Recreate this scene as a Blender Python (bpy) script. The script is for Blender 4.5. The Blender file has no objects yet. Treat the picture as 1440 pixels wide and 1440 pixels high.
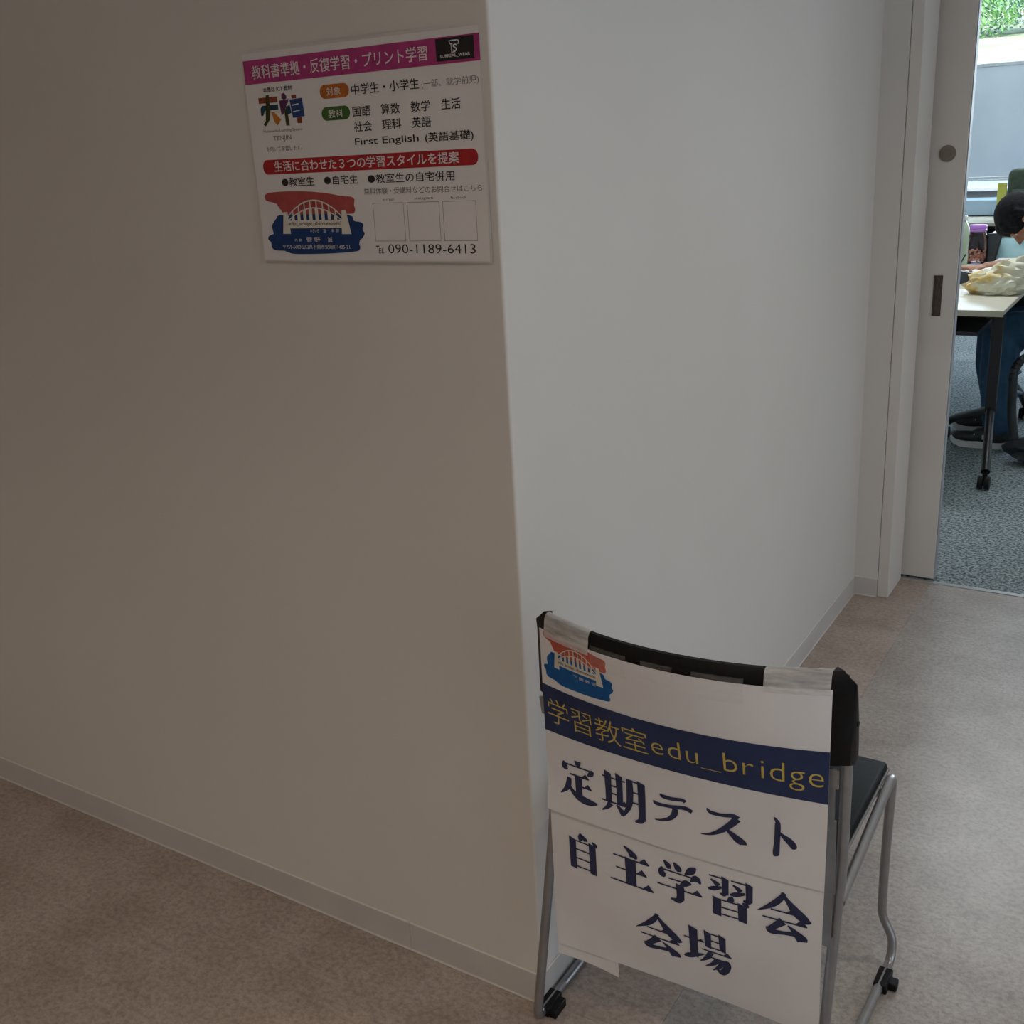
import bpy, bmesh, math, random
from mathutils import Vector, Matrix
random.seed(7)
sc = bpy.context.scene
C = sc.collection

# ------------------------------------------------------------------ camera
cam_d = bpy.data.cameras.new('camera')
cam = bpy.data.objects.new('camera', cam_d); C.objects.link(cam)
cam_d.sensor_width = 36.0; cam_d.lens = 1507.98/1440*36.0
cam_d.clip_start = 0.05; cam_d.clip_end = 200
yaw, pitch, roll = -0.572768648, -0.328399651, -0.0566468007
f = Vector((math.sin(yaw)*math.cos(pitch), math.cos(yaw)*math.cos(pitch), math.sin(pitch)))
r = Vector((math.cos(yaw), -math.sin(yaw), 0)); u = r.cross(f)
r2 = r*math.cos(roll) + u*math.sin(roll); u2 = -r*math.sin(roll) + u*math.cos(roll)
M = Matrix((r2, u2, -f)).transposed().to_4x4(); M.translation = Vector((0, 0, 1.41))
cam.matrix_world = M
sc.camera = cam

# ------------------------------------------------------------------ view, world, lights
sc.view_settings.view_transform = 'Standard'
sc.view_settings.look = 'None'
sc.view_settings.exposure = 0.0
sc.view_settings.gamma = 1.0
sc.view_settings.use_curve_mapping = False

w = bpy.data.worlds.new('world'); sc.world = w; w.use_nodes = True
nt = w.node_tree; nt.nodes.clear()
bg = nt.nodes.new('ShaderNodeBackground'); out = nt.nodes.new('ShaderNodeOutputWorld')
tc = nt.nodes.new('ShaderNodeTexCoord'); sep = nt.nodes.new('ShaderNodeSeparateXYZ')
rmp = nt.nodes.new('ShaderNodeValToRGB')
rmp.color_ramp.elements[0].position = 0.0; rmp.color_ramp.elements[0].color = (0.80, 0.90, 1.0, 1)
rmp.color_ramp.elements[1].position = 0.6; rmp.color_ramp.elements[1].color = (0.45, 0.68, 1.0, 1)
nt.links.new(tc.outputs['Generated'], sep.inputs[0]); nt.links.new(sep.outputs['Z'], rmp.inputs['Fac'])
nt.links.new(rmp.outputs['Color'], bg.inputs['Color']); nt.links.new(bg.outputs[0], out.inputs[0])
bg.inputs['Strength'].default_value = 1.6

def area(name, loc, size, power, col, rot=(0, 0, 0), shape='DISK', size_y=None, spread=180):
    d = bpy.data.lights.new(name, 'AREA'); d.shape = shape; d.size = size
    if size_y: d.size_y = size_y
    d.energy = power; d.color = col; d.spread = math.radians(spread)
    o = bpy.data.objects.new(name, d); C.objects.link(o); o.location = loc; o.rotation_euler = rot
    return o
WARM = (1.0, 0.84, 0.66); COOL = (0.72, 0.86, 1.0)
area('downlight_or_fill', (0.17, -0.05, 2.485), 0.14, 6.8, WARM, spread=135)
area('downlight_or_fill', (-2.6, -1.3, 2.485), 0.14, 8.4, WARM, spread=130)  # unseen soft fill, added to even out the left wall
area('downlight_or_fill', (-0.6, -1.7, 2.485), 0.14, 8.6, WARM, spread=130)  # second added fill behind the camera, no such lamp in view
area('downlight_or_fill', (0.75, 2.15, 2.485), 0.14, 5.2, (1.0, 0.86, 0.70), spread=130)
# daylight through the glazing at the right-hand end of the corridor
area('corridor_daylight', (3.10, 0.7, 1.35), 2.4, 3.2, (0.92, 0.96, 1.0), (0, math.radians(90), 0), 'RECTANGLE', 2.0)
# classroom: LED ceiling panels and daylight from its long window
area('classroom_daylight', (-0.6, 10.05, 1.75), 5.0, 215.0, COOL, (math.radians(-90), 0, 0), 'RECTANGLE', 1.2)
area('classroom_lamp', (-0.8, 5.6, 2.57), 1.2, 34.0, (0.9, 0.96, 1.0), (0, 0, 0), 'RECTANGLE', 0.3)
sd = bpy.data.lights.new('sun', 'SUN'); sd.energy = 7.0; sd.angle = 0.01; sd.color = (1.0, 0.95, 0.86)
so = bpy.data.objects.new('sun', sd); C.objects.link(so); so.rotation_euler = (math.radians(38), math.radians(12), 0)

# ------------------------------------------------------------------ materials
def mat(name, col, rough=0.6, metal=0.0, spec=0.5, alpha=1.0, coat=0.0, trans=0.0, sheen=0.0):
    m = bpy.data.materials.new(name); m.use_nodes = True
    b = m.node_tree.nodes['Principled BSDF']
    b.inputs['Base Color'].default_value = (*col, 1); b.inputs['Roughness'].default_value = rough
    b.inputs['Metallic'].default_value = metal; b.inputs['Specular IOR Level'].default_value = spec
    b.inputs['Alpha'].default_value = alpha; b.inputs['Coat Weight'].default_value = coat
    b.inputs['Transmission Weight'].default_value = trans; b.inputs['Sheen Weight'].default_value = sheen
    return m
def grain(m, c1, c2, scale=30, detail=4, lo=0.35, hi=0.65, bump=0.0, bscale=None, stretch=None, dist=0.001):
    """object-space noise mixing two colours, with an optional fine bump"""
    n = m.node_tree.nodes; l = m.node_tree.links; b = n['Principled BSDF']
    t = n.new('ShaderNodeTexCoord'); v = t.outputs['Object']
    if stretch:
        mp = n.new('ShaderNodeMapping'); mp.inputs['Scale'].default_value = stretch
        l.new(v, mp.inputs[0]); v = mp.outputs[0]
    no = n.new('ShaderNodeTexNoise'); no.inputs['Scale'].default_value = scale; no.inputs['Detail'].default_value = detail
    l.new(v, no.inputs['Vector'])
    cr = n.new('ShaderNodeValToRGB'); cr.color_ramp.elements[0].position = lo; cr.color_ramp.elements[1].position = hi
    cr.color_ramp.elements[0].color = (*c1, 1); cr.color_ramp.elements[1].color = (*c2, 1)
    l.new(no.outputs[0], cr.inputs[0]); l.new(cr.outputs[0], b.inputs['Base Color'])
    if bump:
        n2 = n.new('ShaderNodeTexNoise'); n2.inputs['Scale'].default_value = bscale or scale; n2.inputs['Detail'].default_value = 5
        l.new(v, n2.inputs['Vector'])
        bp = n.new('ShaderNodeBump'); bp.inputs['Strength'].default_value = bump; bp.inputs['Distance'].default_value = dist
        l.new(n2.outputs[0], bp.inputs['Height']); l.new(bp.outputs[0], b.inputs['Normal'])
    return m, cr

M_wall = mat('wall_paint', (0.72, 0.69, 0.65), 0.72, spec=0.25)
grain(M_wall, (0.70, 0.665, 0.625), (0.73, 0.70, 0.665), 1.6, 3, 0.3, 0.7, 0.10, 420, dist=0.0005)
M_frame = mat('door_frame_paint', (0.70, 0.665, 0.62), 0.42)
grain(M_frame, (0.70, 0.655, 0.605), (0.73, 0.69, 0.645), 6, 2, 0.3, 0.7)
M_base = mat('skirting_vinyl', (0.53, 0.50, 0.47), 0.5)
grain(M_base, (0.57, 0.54, 0.51), (0.61, 0.58, 0.55), 9, 3)
M_lip = mat('skirting_edge_highlight', (0.74, 0.70, 0.65), 0.35)  # paler than the vinyl: light caught by the lip, put into its colour
M_ceil = mat('ceiling_board', (0.8, 0.79, 0.77), 0.9)
grain(M_ceil, (0.78, 0.77, 0.75), (0.82, 0.81, 0.79), 60, 3)

def floor_mat(name, a, b_, c_, rough):
    m = mat(name, a, rough, spec=0.5)
    n = m.node_tree.nodes; l = m.node_tree.links; b = n['Principled BSDF']
    t = n.new('ShaderNodeTexCoord')
    n1 = n.new('ShaderNodeTexNoise'); n1.inputs['Scale'].default_value = 7; n1.inputs['Detail'].default_value = 6; n1.inputs['Roughness'].default_value = 0.65
    n2 = n.new('ShaderNodeTexNoise'); n2.inputs['Scale'].default_value = 95; n2.inputs['Detail'].default_value = 6; n2.inputs['Roughness'].default_value = 0.8
    mp = n.new('ShaderNodeMapping'); mp.inputs['Scale'].default_value = (0.9, 1.1, 1)
    l.new(t.outputs['Object'], mp.inputs[0]); l.new(mp.outputs[0], n1.inputs[0]); l.new(mp.outputs[0], n2.inputs[0])
    c1 = n.new('ShaderNodeValToRGB'); c1.color_ramp.elements[0].position = 0.36; c1.color_ramp.elements[1].position = 0.64
    c1.color_ramp.elements[0].color = (*a, 1); c1.color_ramp.elements[1].color = (*b_, 1)
    c2 = n.new('ShaderNodeValToRGB'); c2.color_ramp.elements[0].position = 0.37; c2.color_ramp.elements[1].position = 0.57
    c2.color_ramp.elements[0].color = (*c_, 1); c2.color_ramp.elements[1].color = (1, 1, 1, 1)
    l.new(n1.outputs[0], c1.inputs[0]); l.new(n2.outputs[0], c2.inputs[0])
    mx = n.new('ShaderNodeMix'); mx.data_type = 'RGBA'; mx.blend_type = 'MULTIPLY'; mx.inputs[0].default_value = 0.62
    l.new(c1.outputs[0], mx.inputs[6]); l.new(c2.outputs[0], mx.inputs[7]); l.new(mx.outputs[2], b.inputs['Base Color'])
    bp = n.new('ShaderNodeBump'); bp.inputs['Strength'].default_value = 0.25; bp.inputs['Distance'].default_value = 0.0006
    l.new(n2.outputs[0], bp.inputs['Height']); l.new(bp.outputs[0], b.inputs['Normal'])
    return m
M_floor = floor_mat('vinyl_floor_brown', (0.42, 0.335, 0.285), (0.54, 0.45, 0.395), (0.42, 0.38, 0.36), 0.42)
M_floor2 = floor_mat('vinyl_floor_grey', (0.385, 0.345, 0.315), (0.48, 0.445, 0.415), (0.40, 0.38, 0.365), 0.30)

M_carpet = mat('loop_carpet', (0.2, 0.24, 0.27), 0.95, spec=0.1)
def _c():
    n = M_carpet.node_tree.nodes; l = M_carpet.node_tree.links; b = n['Principled BSDF']
    t = n.new('ShaderNodeTexCoord')
    v1 = n.new('ShaderNodeTexNoise'); v1.inputs['Scale'].default_value = 95; v1.inputs['Detail'].default_value = 3; v1.inputs['Roughness'].default_value = 0.7
    l.new(t.outputs['Object'], v1.inputs[0])
    c1 = n.new('ShaderNodeValToRGB'); e = c1.color_ramp.elements
    e[0].position = 0.38; e[0].color = (0.055, 0.075, 0.09, 1); e[1].position = 0.60; e[1].color = (0.36, 0.41, 0.42, 1)
    l.new(v1.outputs[0], c1.inputs[0]); l.new(c1.outputs[0], b.inputs['Base Color'])
    bp = n.new('ShaderNodeBump'); bp.inputs['Strength'].default_value = 0.6; bp.inputs['Distance'].default_value = 0.003
    l.new(v1.outputs[0], bp.inputs['Height']); l.new(bp.outputs[0], b.inputs['Normal'])
_c()
M_tube = mat('silver_painted_steel', (0.36, 0.36, 0.37), 0.33, metal=0.8)
grain(M_tube, (0.35, 0.35, 0.36), (0.39, 0.39, 0.40), 40, 2)
M_black = mat('black_plastic', (0.005, 0.005, 0.005), 0.5, spec=0.22)
grain(M_black, (0.004, 0.004, 0.004), (0.007, 0.006, 0.006), 200, 2, bump=0.1, dist=0.0003)
M_seat = mat('black_vinyl_upholstery', (0.022, 0.024, 0.025), 0.6, spec=0.1)
grain(M_seat, (0.008, 0.009, 0.009), (0.014, 0.015, 0.015), 250, 3, bump=0.3, dist=0.0004)
M_paper = mat('white_paper', (0.80, 0.79, 0.81), 0.75, spec=0.2)
grain(M_paper, (0.77, 0.755, 0.775), (0.83, 0.825, 0.845), 5, 3, bump=0.25, bscale=14, dist=0.004)
M_pposter = mat('poster_paper', (0.80, 0.77, 0.76), 0.35, coat=0.3)
grain(M_pposter, (0.79, 0.76, 0.755), (0.82, 0.79, 0.785), 6, 2)
M_navy = mat('navy_ink', (0.022, 0.028, 0.085), 0.7); grain(M_navy, (0.020, 0.025, 0.075), (0.027, 0.034, 0.10), 60, 2)
M_navyband = mat('navy_band_ink', (0.014, 0.03, 0.10), 0.65); grain(M_navyband, (0.012, 0.026, 0.09), (0.018, 0.036, 0.115), 20, 2)
M_yellow = mat('yellow_ink', (0.62, 0.47, 0.10), 0.7); grain(M_yellow, (0.58, 0.43, 0.09), (0.66, 0.51, 0.12), 80, 2)
def ink(name, c, v=0.12):
    m = mat(name, c, 0.6, spec=0.3)
    grain(m, tuple(x*(1-v) for x in c), tuple(min(1, x*(1+v)) for x in c), 50, 2); return m
I_mag = ink('magenta_ink', (0.42, 0.045, 0.19)); I_blk = ink('black_ink', (0.022, 0.018, 0.018)); I_wht = ink('white_ink', (0.78, 0.74, 0.74), 0.03)
I_org = ink('orange_ink', (0.48, 0.14, 0.02)); I_grn = ink('green_ink', (0.05, 0.13, 0.025)); I_red = ink('red_ink', (0.42, 0.02, 0.025))
I_pnk = ink('red_brush_ink', (0.42, 0.075, 0.075)); I_blu = ink('blue_brush_ink', (0.012, 0.045, 0.16)); I_gry = ink('grey_ink', (0.16, 0.14, 0.14))
I_pnk2 = ink('bright_red_brush_ink', (0.55, 0.11, 0.075)); I_blu2 = ink('bright_blue_brush_ink', (0.005, 0.11, 0.36))
I_dor = ink('dark_orange_ink', (0.55, 0.20, 0.02)); I_brn = ink('brick_ink', (0.25, 0.05, 0.025)); I_olv = ink('olive_ink', (0.055, 0.055, 0.012))
I_tea = ink('teal_ink', (0.015, 0.055, 0.09)); I_pur = ink('purple_ink', (0.12, 0.03, 0.10)); I_roy = ink('royal_blue_ink', (0.025, 0.06, 0.20))
I_cream = ink('cream_ink', (0.72, 0.68, 0.60), 0.03)

def tape_mat():
    m = bpy.data.materials.new('clear_tape'); m.use_nodes = True
    n = m.node_tree.nodes; l = m.node_tree.links; n.clear()
    o = n.new('ShaderNodeOutputMaterial'); t = n.new('ShaderNodeBsdfTransparent'); p = n.new('ShaderNodeBsdfPrincipled')
    p.inputs['Base Color'].default_value = (0.86, 0.85, 0.84, 1); p.inputs['Roughness'].default_value = 0.28
    mx = n.new('ShaderNodeMixShader'); l.new(t.outputs[0], mx.inputs[1]); l.new(p.outputs[0], mx.inputs[2]); l.new(mx.outputs[0], o.inputs[0])
    tc_ = n.new('ShaderNodeTexCoord'); mp = n.new('ShaderNodeMapping'); mp.inputs['Scale'].default_value = (5, 25, 60)
    no = n.new('ShaderNodeTexNoise'); no.inputs['Scale'].default_value = 2.5; no.inputs['Detail'].default_value = 4
    l.new(tc_.outputs['Object'], mp.inputs[0]); l.new(mp.outputs[0], no.inputs[0])
    mr = n.new('ShaderNodeMapRange'); mr.inputs[1].default_value = 0.35; mr.inputs[2].default_value = 0.65
    mr.inputs[3].default_value = TAPE_A[0]; mr.inputs[4].default_value = TAPE_A[1]
    l.new(no.outputs[0], mr.inputs[0]); l.new(mr.outputs[0], mx.inputs[0])
    bp = n.new('ShaderNodeBump'); bp.inputs['Strength'].default_value = 0.5; bp.inputs['Distance'].default_value = 0.001
    l.new(no.outputs[0], bp.inputs['Height']); l.new(bp.outputs[0], p.inputs['Normal'])
    return m
TAPE_A = (0.42, 0.72); M_tapewrap = tape_mat()
TAPE_A = (0.05, 0.13); M_tapeflat = tape_mat()
def glass_mat(name, tint, a=0.12, rough=0.02):
    m = bpy.data.materials.new(name); m.use_nodes = True
    n = m.node_tree.nodes; l = m.node_tree.links; n.clear()
    o = n.new('ShaderNodeOutputMaterial'); t = n.new('ShaderNodeBsdfTransparent'); g = n.new('ShaderNodeBsdfGlossy')
    t.inputs[0].default_value = (*tint, 1); g.inputs['Roughness'].default_value = rough
    fr = n.new('ShaderNodeFresnel'); fr.inputs[0].default_value = 1.45
    mx = n.new('ShaderNodeMixShader'); l.new(fr.outputs[0], mx.inputs[0]); l.new(t.outputs[0], mx.inputs[1]); l.new(g.outputs[0], mx.inputs[2]); l.new(mx.outputs[0], o.inputs[0])
    no = n.new('ShaderNodeTexNoise'); no.inputs['Scale'].default_value = 3
    bp = n.new('ShaderNodeBump'); bp.inputs['Strength'].default_value = 0.02; l.new(no.outputs[0], bp.inputs['Height']); l.new(bp.outputs[0], g.inputs['Normal'])
    return m

# ------------------------------------------------------------------ helpers
def tag(o, label=None, cat=None, group=None, kind=None):
    if label: o['label'] = label
    if cat: o['category'] = cat
    if group: o['group'] = group
    if kind: o['kind'] = kind
    return o
def thing(name, loc=(0, 0, 0), label=None, cat=None, group=None, rotz=0, kind=None):
    o = bpy.data.objects.new(name, None); C.objects.link(o); o.location = loc; o.rotation_euler = (0, 0, rotz)
    o.empty_display_size = 0.1
    return tag(o, label, cat, group, kind)
def world_loc(p):
    v = Vector((0, 0, 0))
    while p is not None:
        v += Vector(p.location); p = p.parent
    return v
def obj(name, bm, m, parent=None, smooth=False, world=True):
    """link bm as one mesh object; coordinates are world ones unless world=False"""
    me = bpy.data.meshes.new(name)
    bmesh.ops.recalc_face_normals(bm, faces=bm.faces[:])
    bm.to_mesh(me); bm.free()
    for mm in (m if isinstance(m, (list, tuple)) else [m]): me.materials.append(mm)
    if smooth:
        for p in me.polygons: p.use_smooth = True
        me.set_sharp_from_angle(angle=math.radians(40))
    o = bpy.data.objects.new(name, me); C.objects.link(o)
    if parent:
        o.parent = parent
        if world:
            me.transform(Matrix.Translation(-world_loc(parent)))
    return o
def struct(name, bm, m, parent=None, smooth=False):
    o = obj(name, bm, m, parent, smooth)
    if not parent: o['kind'] = 'structure'
    return o
def bx(bm, x0, x1, y0, y1, z0, z1, bevel=0.0, seg=2, mi=0):
    vs = [bm.verts.new(p) for p in ((x0,y0,z0),(x1,y0,z0),(x1,y1,z0),(x0,y1,z0),(x0,y0,z1),(x1,y0,z1),(x1,y1,z1),(x0,y1,z1))]
    fs = [bm.faces.new([vs[i] for i in q]) for q in ((0,3,2,1),(4,5,6,7),(0,1,5,4),(1,2,6,5),(2,3,7,6),(3,0,4,7))]
    for f_ in fs: f_.material_index = mi
    if bevel:
        es = list({e for f_ in fs for e in f_.edges})
        bmesh.ops.bevel(bm, geom=es, offset=bevel, segments=seg, affect='EDGES', profile=0.5)
    return vs
def box(x0, x1, y0, y1, z0, z1, bevel=0.0, seg=2):
    bm = bmesh.new(); bx(bm, x0, x1, y0, y1, z0, z1, bevel, seg); return bm
def cyl(bm, p0, p1, r0, r1=None, n=16, caps=True):
    p0, p1 = Vector(p0), Vector(p1); r1 = r0 if r1 is None else r1
    d = (p1-p0).normalized(); a = Vector((0,0,1)) if abs(d.z) < .9 else Vector((1,0,0))
    s = d.cross(a).normalized(); t = d.cross(s)
    A = [bm.verts.new(p0+(s*math.cos(2*math.pi*i/n)+t*math.sin(2*math.pi*i/n))*r0) for i in range(n)]
    B = [bm.verts.new(p1+(s*math.cos(2*math.pi*i/n)+t*math.sin(2*math.pi*i/n))*r1) for i in range(n)]
    for i in range(n): bm.faces.new((A[i], A[(i+1)%n], B[(i+1)%n], B[i]))
    if caps: bm.faces.new(A[::-1]); bm.faces.new(B)
def fillet(pts, rad, seg=6):
    """round the inner corners of a polyline"""
    pts = [Vector(p) for p in pts]; o = [pts[0]]
    for i in range(1, len(pts)-1):
        a, b, c = pts[i-1], pts[i], pts[i+1]
        r_ = rad[i] if isinstance(rad, (list, tuple)) else rad
        r_ = min(r_, (a-b).length*.49, (c-b).length*.49)
        p, q = b+(a-b).normalized()*r_, b+(c-b).normalized()*r_
        for k in range(seg+1):
            t = k/seg; o.append(p*(1-t)**2 + b*2*t*(1-t) + q*t*t)
    o.append(pts[-1]); return o
def tube(bm, pts, rad, n=14, caps=True):
    pts = [Vector(p) for p in pts]; rings = []; prev = None
    for i, p in enumerate(pts):
        d = (pts[min(i+1, len(pts)-1)]-pts[max(i-1, 0)]).normalized()
        if prev is None:
            a = Vector((0,0,1)) if abs(d.z) < .9 else Vector((1,0,0)); s = d.cross(a).normalized()
        else: s = (prev - d*prev.dot(d)).normalized()
        prev = s; t = d.cross(s); rr = rad[i] if isinstance(rad, (list, tuple)) else rad
        rings.append([bm.verts.new(p+(s*math.cos(2*math.pi*k/n)+t*math.sin(2*math.pi*k/n))*rr) for k in range(n)])
    for A, B in zip(rings, rings[1:]):
        for k in range(n): bm.faces.new((A[k], A[(k+1)%n], B[(k+1)%n], B[k]))
    if caps: bm.faces.new(rings[0][::-1]); bm.faces.new(rings[-1])
def lathe(bm, cx, cy, prof, n=28, cap=True):
    rings = [[bm.verts.new((cx+r_*math.cos(2*math.pi*k/n), cy+r_*math.sin(2*math.pi*k/n), z)) for k in range(n)] for r_, z in prof]
    for A, B in zip(rings, rings[1:]):
        for k in range(n): bm.faces.new((A[k], A[(k+1)%n], B[(k+1)%n], B[k]))
    if cap: bm.faces.new(rings[0][::-1]); bm.faces.new(rings[-1])
def thick(bm, t):
    bm.normal_update(); bmesh.ops.solidify(bm, geom=bm.faces[:], thickness=t)
def prism(bm, poly, z0, z1, mi=0):
    A = [bm.verts.new((x, y, z0)) for x, y in poly]; B = [bm.verts.new((x, y, z1)) for x, y in poly]
    n = len(poly)
    for i in range(n): bm.faces.new((A[i], A[(i+1)%n], B[(i+1)%n], B[i])).material_index = mi
    bm.faces.new(A[::-1]).material_index = mi; bm.faces.new(B).material_index = mi

# ------------------------------------------------------------------ the shell of the place
YA, XB, YC = 1.2525, -0.801, 3.224
CEIL = 2.50
def seam_sheet(name, x0, x1, y0, y1, m, parent):
    return obj(name, box(x0+.0002, x1-.0002, y0+.0002, y1-.0002, -0.012, 0.0, 0.0003, 1), m, parent)
fl = thing('floor', (0, 0, 0), kind='structure')
obj('sub_floor', box(-5.2, 3.4, -2.6, 3.418, -0.15, -0.0125), M_floor, fl)
for (x0, x1, y0, y1, m) in ((-5.2, -0.602, -2.6, 1.26, M_floor), (-0.86, -0.602, 1.26, 3.19, M_floor), (-0.86, -0.602, 3.19, 3.418, M_floor),
                            (-0.602, 1.22, -2.6, 3.19, M_floor2), (1.22, 3.4, -2.6, 3.19, M_floor2), (-0.602, 3.4, 3.19, 3.402, M_floor2)):
    seam_sheet('vinyl_sheet', x0, x1, y0, y1, m, fl)
# threshold strip between vinyl and carpet
M_steel = mat('brushed_steel', (0.55, 0.56, 0.56), 0.28, metal=0.9); grain(M_steel, (0.5, .51, .51), (.6, .61, .61), 30, 2, stretch=(1, 30, 30))
struct('trim_1', box(-0.72, 0.33, 3.403, 3.424, -0.01, 0.002, 0.001, 1), M_steel)
struct('floor_2', box(-4.6, 3.3, 3.4245, 11.0, -0.15, -0.001), M_carpet)['label'] = 'blue grey loop pile carpet of the classroom'

# walls (wall_left faces us, wall_right turns away from its corner)
bm = bmesh.new()
rb = 0.004
cor = [(XB-rb+rb*math.sin(a), YA+rb-rb*math.cos(a)) for a in [k*math.pi/10 for k in range(6)]]
prism(bm, [(-5.2, YA), *cor, (XB, 1.30), (-5.2, 1.30)], -0.01, CEIL)
struct('wall_left', bm, M_wall)
struct('wall_right', box(XB-.10, XB, 1.30, YC+.10, -0.01, CEIL), M_wall)
bm = bmesh.new()
bx(bm, XB-.02, -0.7285, YC, YC+.12, -0.01, CEIL); bx(bm, -4.6, XB-.1005, YC+.12, 3.40, -0.01, 2.6)
bx(bm, 0.36, 3.4, YC, YC+.12, -0.01, CEIL); bx(bm, -0.7285, 0.36, YC, YC+.12, 2.12, CEIL)
bx(bm, -4.6, -0.745, 3.484, 3.56, -0.01, 2.6); bx(bm, 0.36, 3.3, 3.484, 3.56, -.01, 2.6); bx(bm, -0.745, 0.36, 3.484, 3.56, 2.12, 2.6)
struct('wall_back', bm, M_wall)
struct('wall_front', box(-5.2, 3.4, -2.7, -2.6, -0.01, CEIL), M_wall)
struct('wall_end', box(-5.3, -5.2, -2.7, 1.36, -0.01, CEIL), M_wall)
bm = bmesh.new()
bx(bm, 3.4, 3.5, -2.7, -0.7, -.01, CEIL); bx(bm, 3.4, 3.5, 2.1, 3.34, -.01, CEIL); bx(bm, 3.4, 3.5, -.7, 2.1, 2.35, CEIL); bx(bm, 3.4, 3.5, -.7, 2.1, -.01, .1)
struct('wall_east', bm, M_wall)
struct('ceiling', box(-5.2, 3.4, -2.6, 3.34, CEIL, CEIL+.1), M_ceil)

def skirting(name, pts, closed=False):
    """vinyl skirting following plan points; left-hand side faces the room"""
    prof = [(0.0, 0.0), (0.0052, 0.0), (0.0050, 0.0012), (0.0034, 0.0026), (0.003, 0.0034), (0.003, 0.0600), (0.0022, 0.0612), (0.0, 0.0614)]
    bm = bmesh.new(); P = [Vector((x, y, 0)) for x, y in pts]; rings = []
    for i, p in enumerate(P):
        ns = []
        if i > 0: d = (P[i]-P[i-1]).normalized(); ns.append(Vector((d.y, -d.x, 0)))
        if i < len(P)-1: d = (P[i+1]-P[i]).normalized(); ns.append(Vector((d.y, -d.x, 0)))
        nn = sum(ns, Vector()).normalized(); k = 1/max(.3, nn.dot(ns[0]))
        rings.append([bm.verts.new(p+nn*k*(a+.0004)+Vector((0, 0, b+.0006))) for a, b in prof])
    m_ = len(prof)
    for A, B in zip(rings, rings[1:]):
        for k in range(m_):
            fc = bm.faces.new((A[k], A[(k+1) % m_], B[(k+1) % m_], B[k])); fc.material_index = 1 if k in (0, 1, 5, 6) else 0
    for rg in (rings[0], rings[-1]): bm.faces.new(rg)
    return struct(name, bm, [M_base, M_lip])
skirting('baseboard_left', [(-5.15, YA), (-1.0835, YA)])
skirting('baseboard_middle', [(-1.0825, YA), (XB, YA), (XB, YC), (-0.7285, YC)])
skirting('baseboard_back', [(0.4, YC), (3.38, YC)])

# door frame, leaf, threshold
bm = bmesh.new()
JX = -0.694
bx(bm, -0.7275, JX, YC+.004, 3.402, 0.0, 2.14, 0.002, 1)            # near jamb, projecting casing and return
bx(bm, -0.744, -0.7275, YC+.13, 3.402, 0.0, 2.14)
bx(bm, JX, 0.33, YC+.004, 3.402, 2.10, 2.14, 0.002, 1)
bx(bm, 0.33, 0.358, YC+.004, 3.48, 0.0, 2.14, 0.002, 1)
door = struct('door_1', bm, M_frame)
door['label'] = 'off white sliding door frame at the classroom entrance'
leaf = obj('door_leaf', box(-1.52, -0.5985, 3.428, 3.466, 0.006, 2.13, 0.0015, 1), M_frame, door)
obj('edge_strip', box(-0.5985, -0.5955, 3.431, 3.463, 0.008, 2.12), mat('grey_rubber_gasket', (.33, .35, .38), .5), leaf)['label'] = 'grey edge strip of the sliding door'
M_dark = mat('dark_bronze_metal', (0.10, 0.078, 0.062), 0.4, metal=0.6); grain(M_dark, (.09, .07, .056), (.115, .09, .072), 90, 2)
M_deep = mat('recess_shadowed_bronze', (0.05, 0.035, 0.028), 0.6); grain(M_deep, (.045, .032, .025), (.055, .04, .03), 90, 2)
bm = bmesh.new()    # recessed pull: frame, sunken tray
hx0, hx1, hz0, hz1, yf = -0.6625, -0.6375, 0.8565, 0.977, 3.4275
for a in ((hx0, hx0+.003, hz0, hz1), (hx1-.002, hx1, hz0, hz1), (hx0, hx1, hz0, hz0+.004), (hx0, hx1, hz1-.003, hz1)): bx(bm, a[0], a[1], yf-.0015, yf+.002, a[2], a[3])
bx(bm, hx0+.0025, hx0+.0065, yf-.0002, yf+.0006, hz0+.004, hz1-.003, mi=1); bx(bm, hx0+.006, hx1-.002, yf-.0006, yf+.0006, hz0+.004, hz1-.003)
obj('recessed_pull', bm, [M_dark, M_deep], leaf)['label'] = 'dark bronze recessed finger pull'
bm = bmesh.new()
for r0, r1, y0, y1 in ((0.0235, 0.0225, yf+.001, yf-.003), (0.0185, 0.0178, yf-.002, yf-.0052), (0.0120, 0.0115, yf-.004, yf-.0085)): cyl(bm, (-0.6505, y0, 1.3225), (-0.6505, y1, 1.3225), r0, r1, 32)
bx(bm, -0.6565, -0.6445, yf-.0092, yf-.0084, 1.3215, 1.3235)
obj('key_cylinder', bm, mat('aged_bronze', (0.25, 0.21, 0.18), 0.4, metal=0.5), leaf, True)['label'] = 'round bronze lock cylinder'

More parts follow.
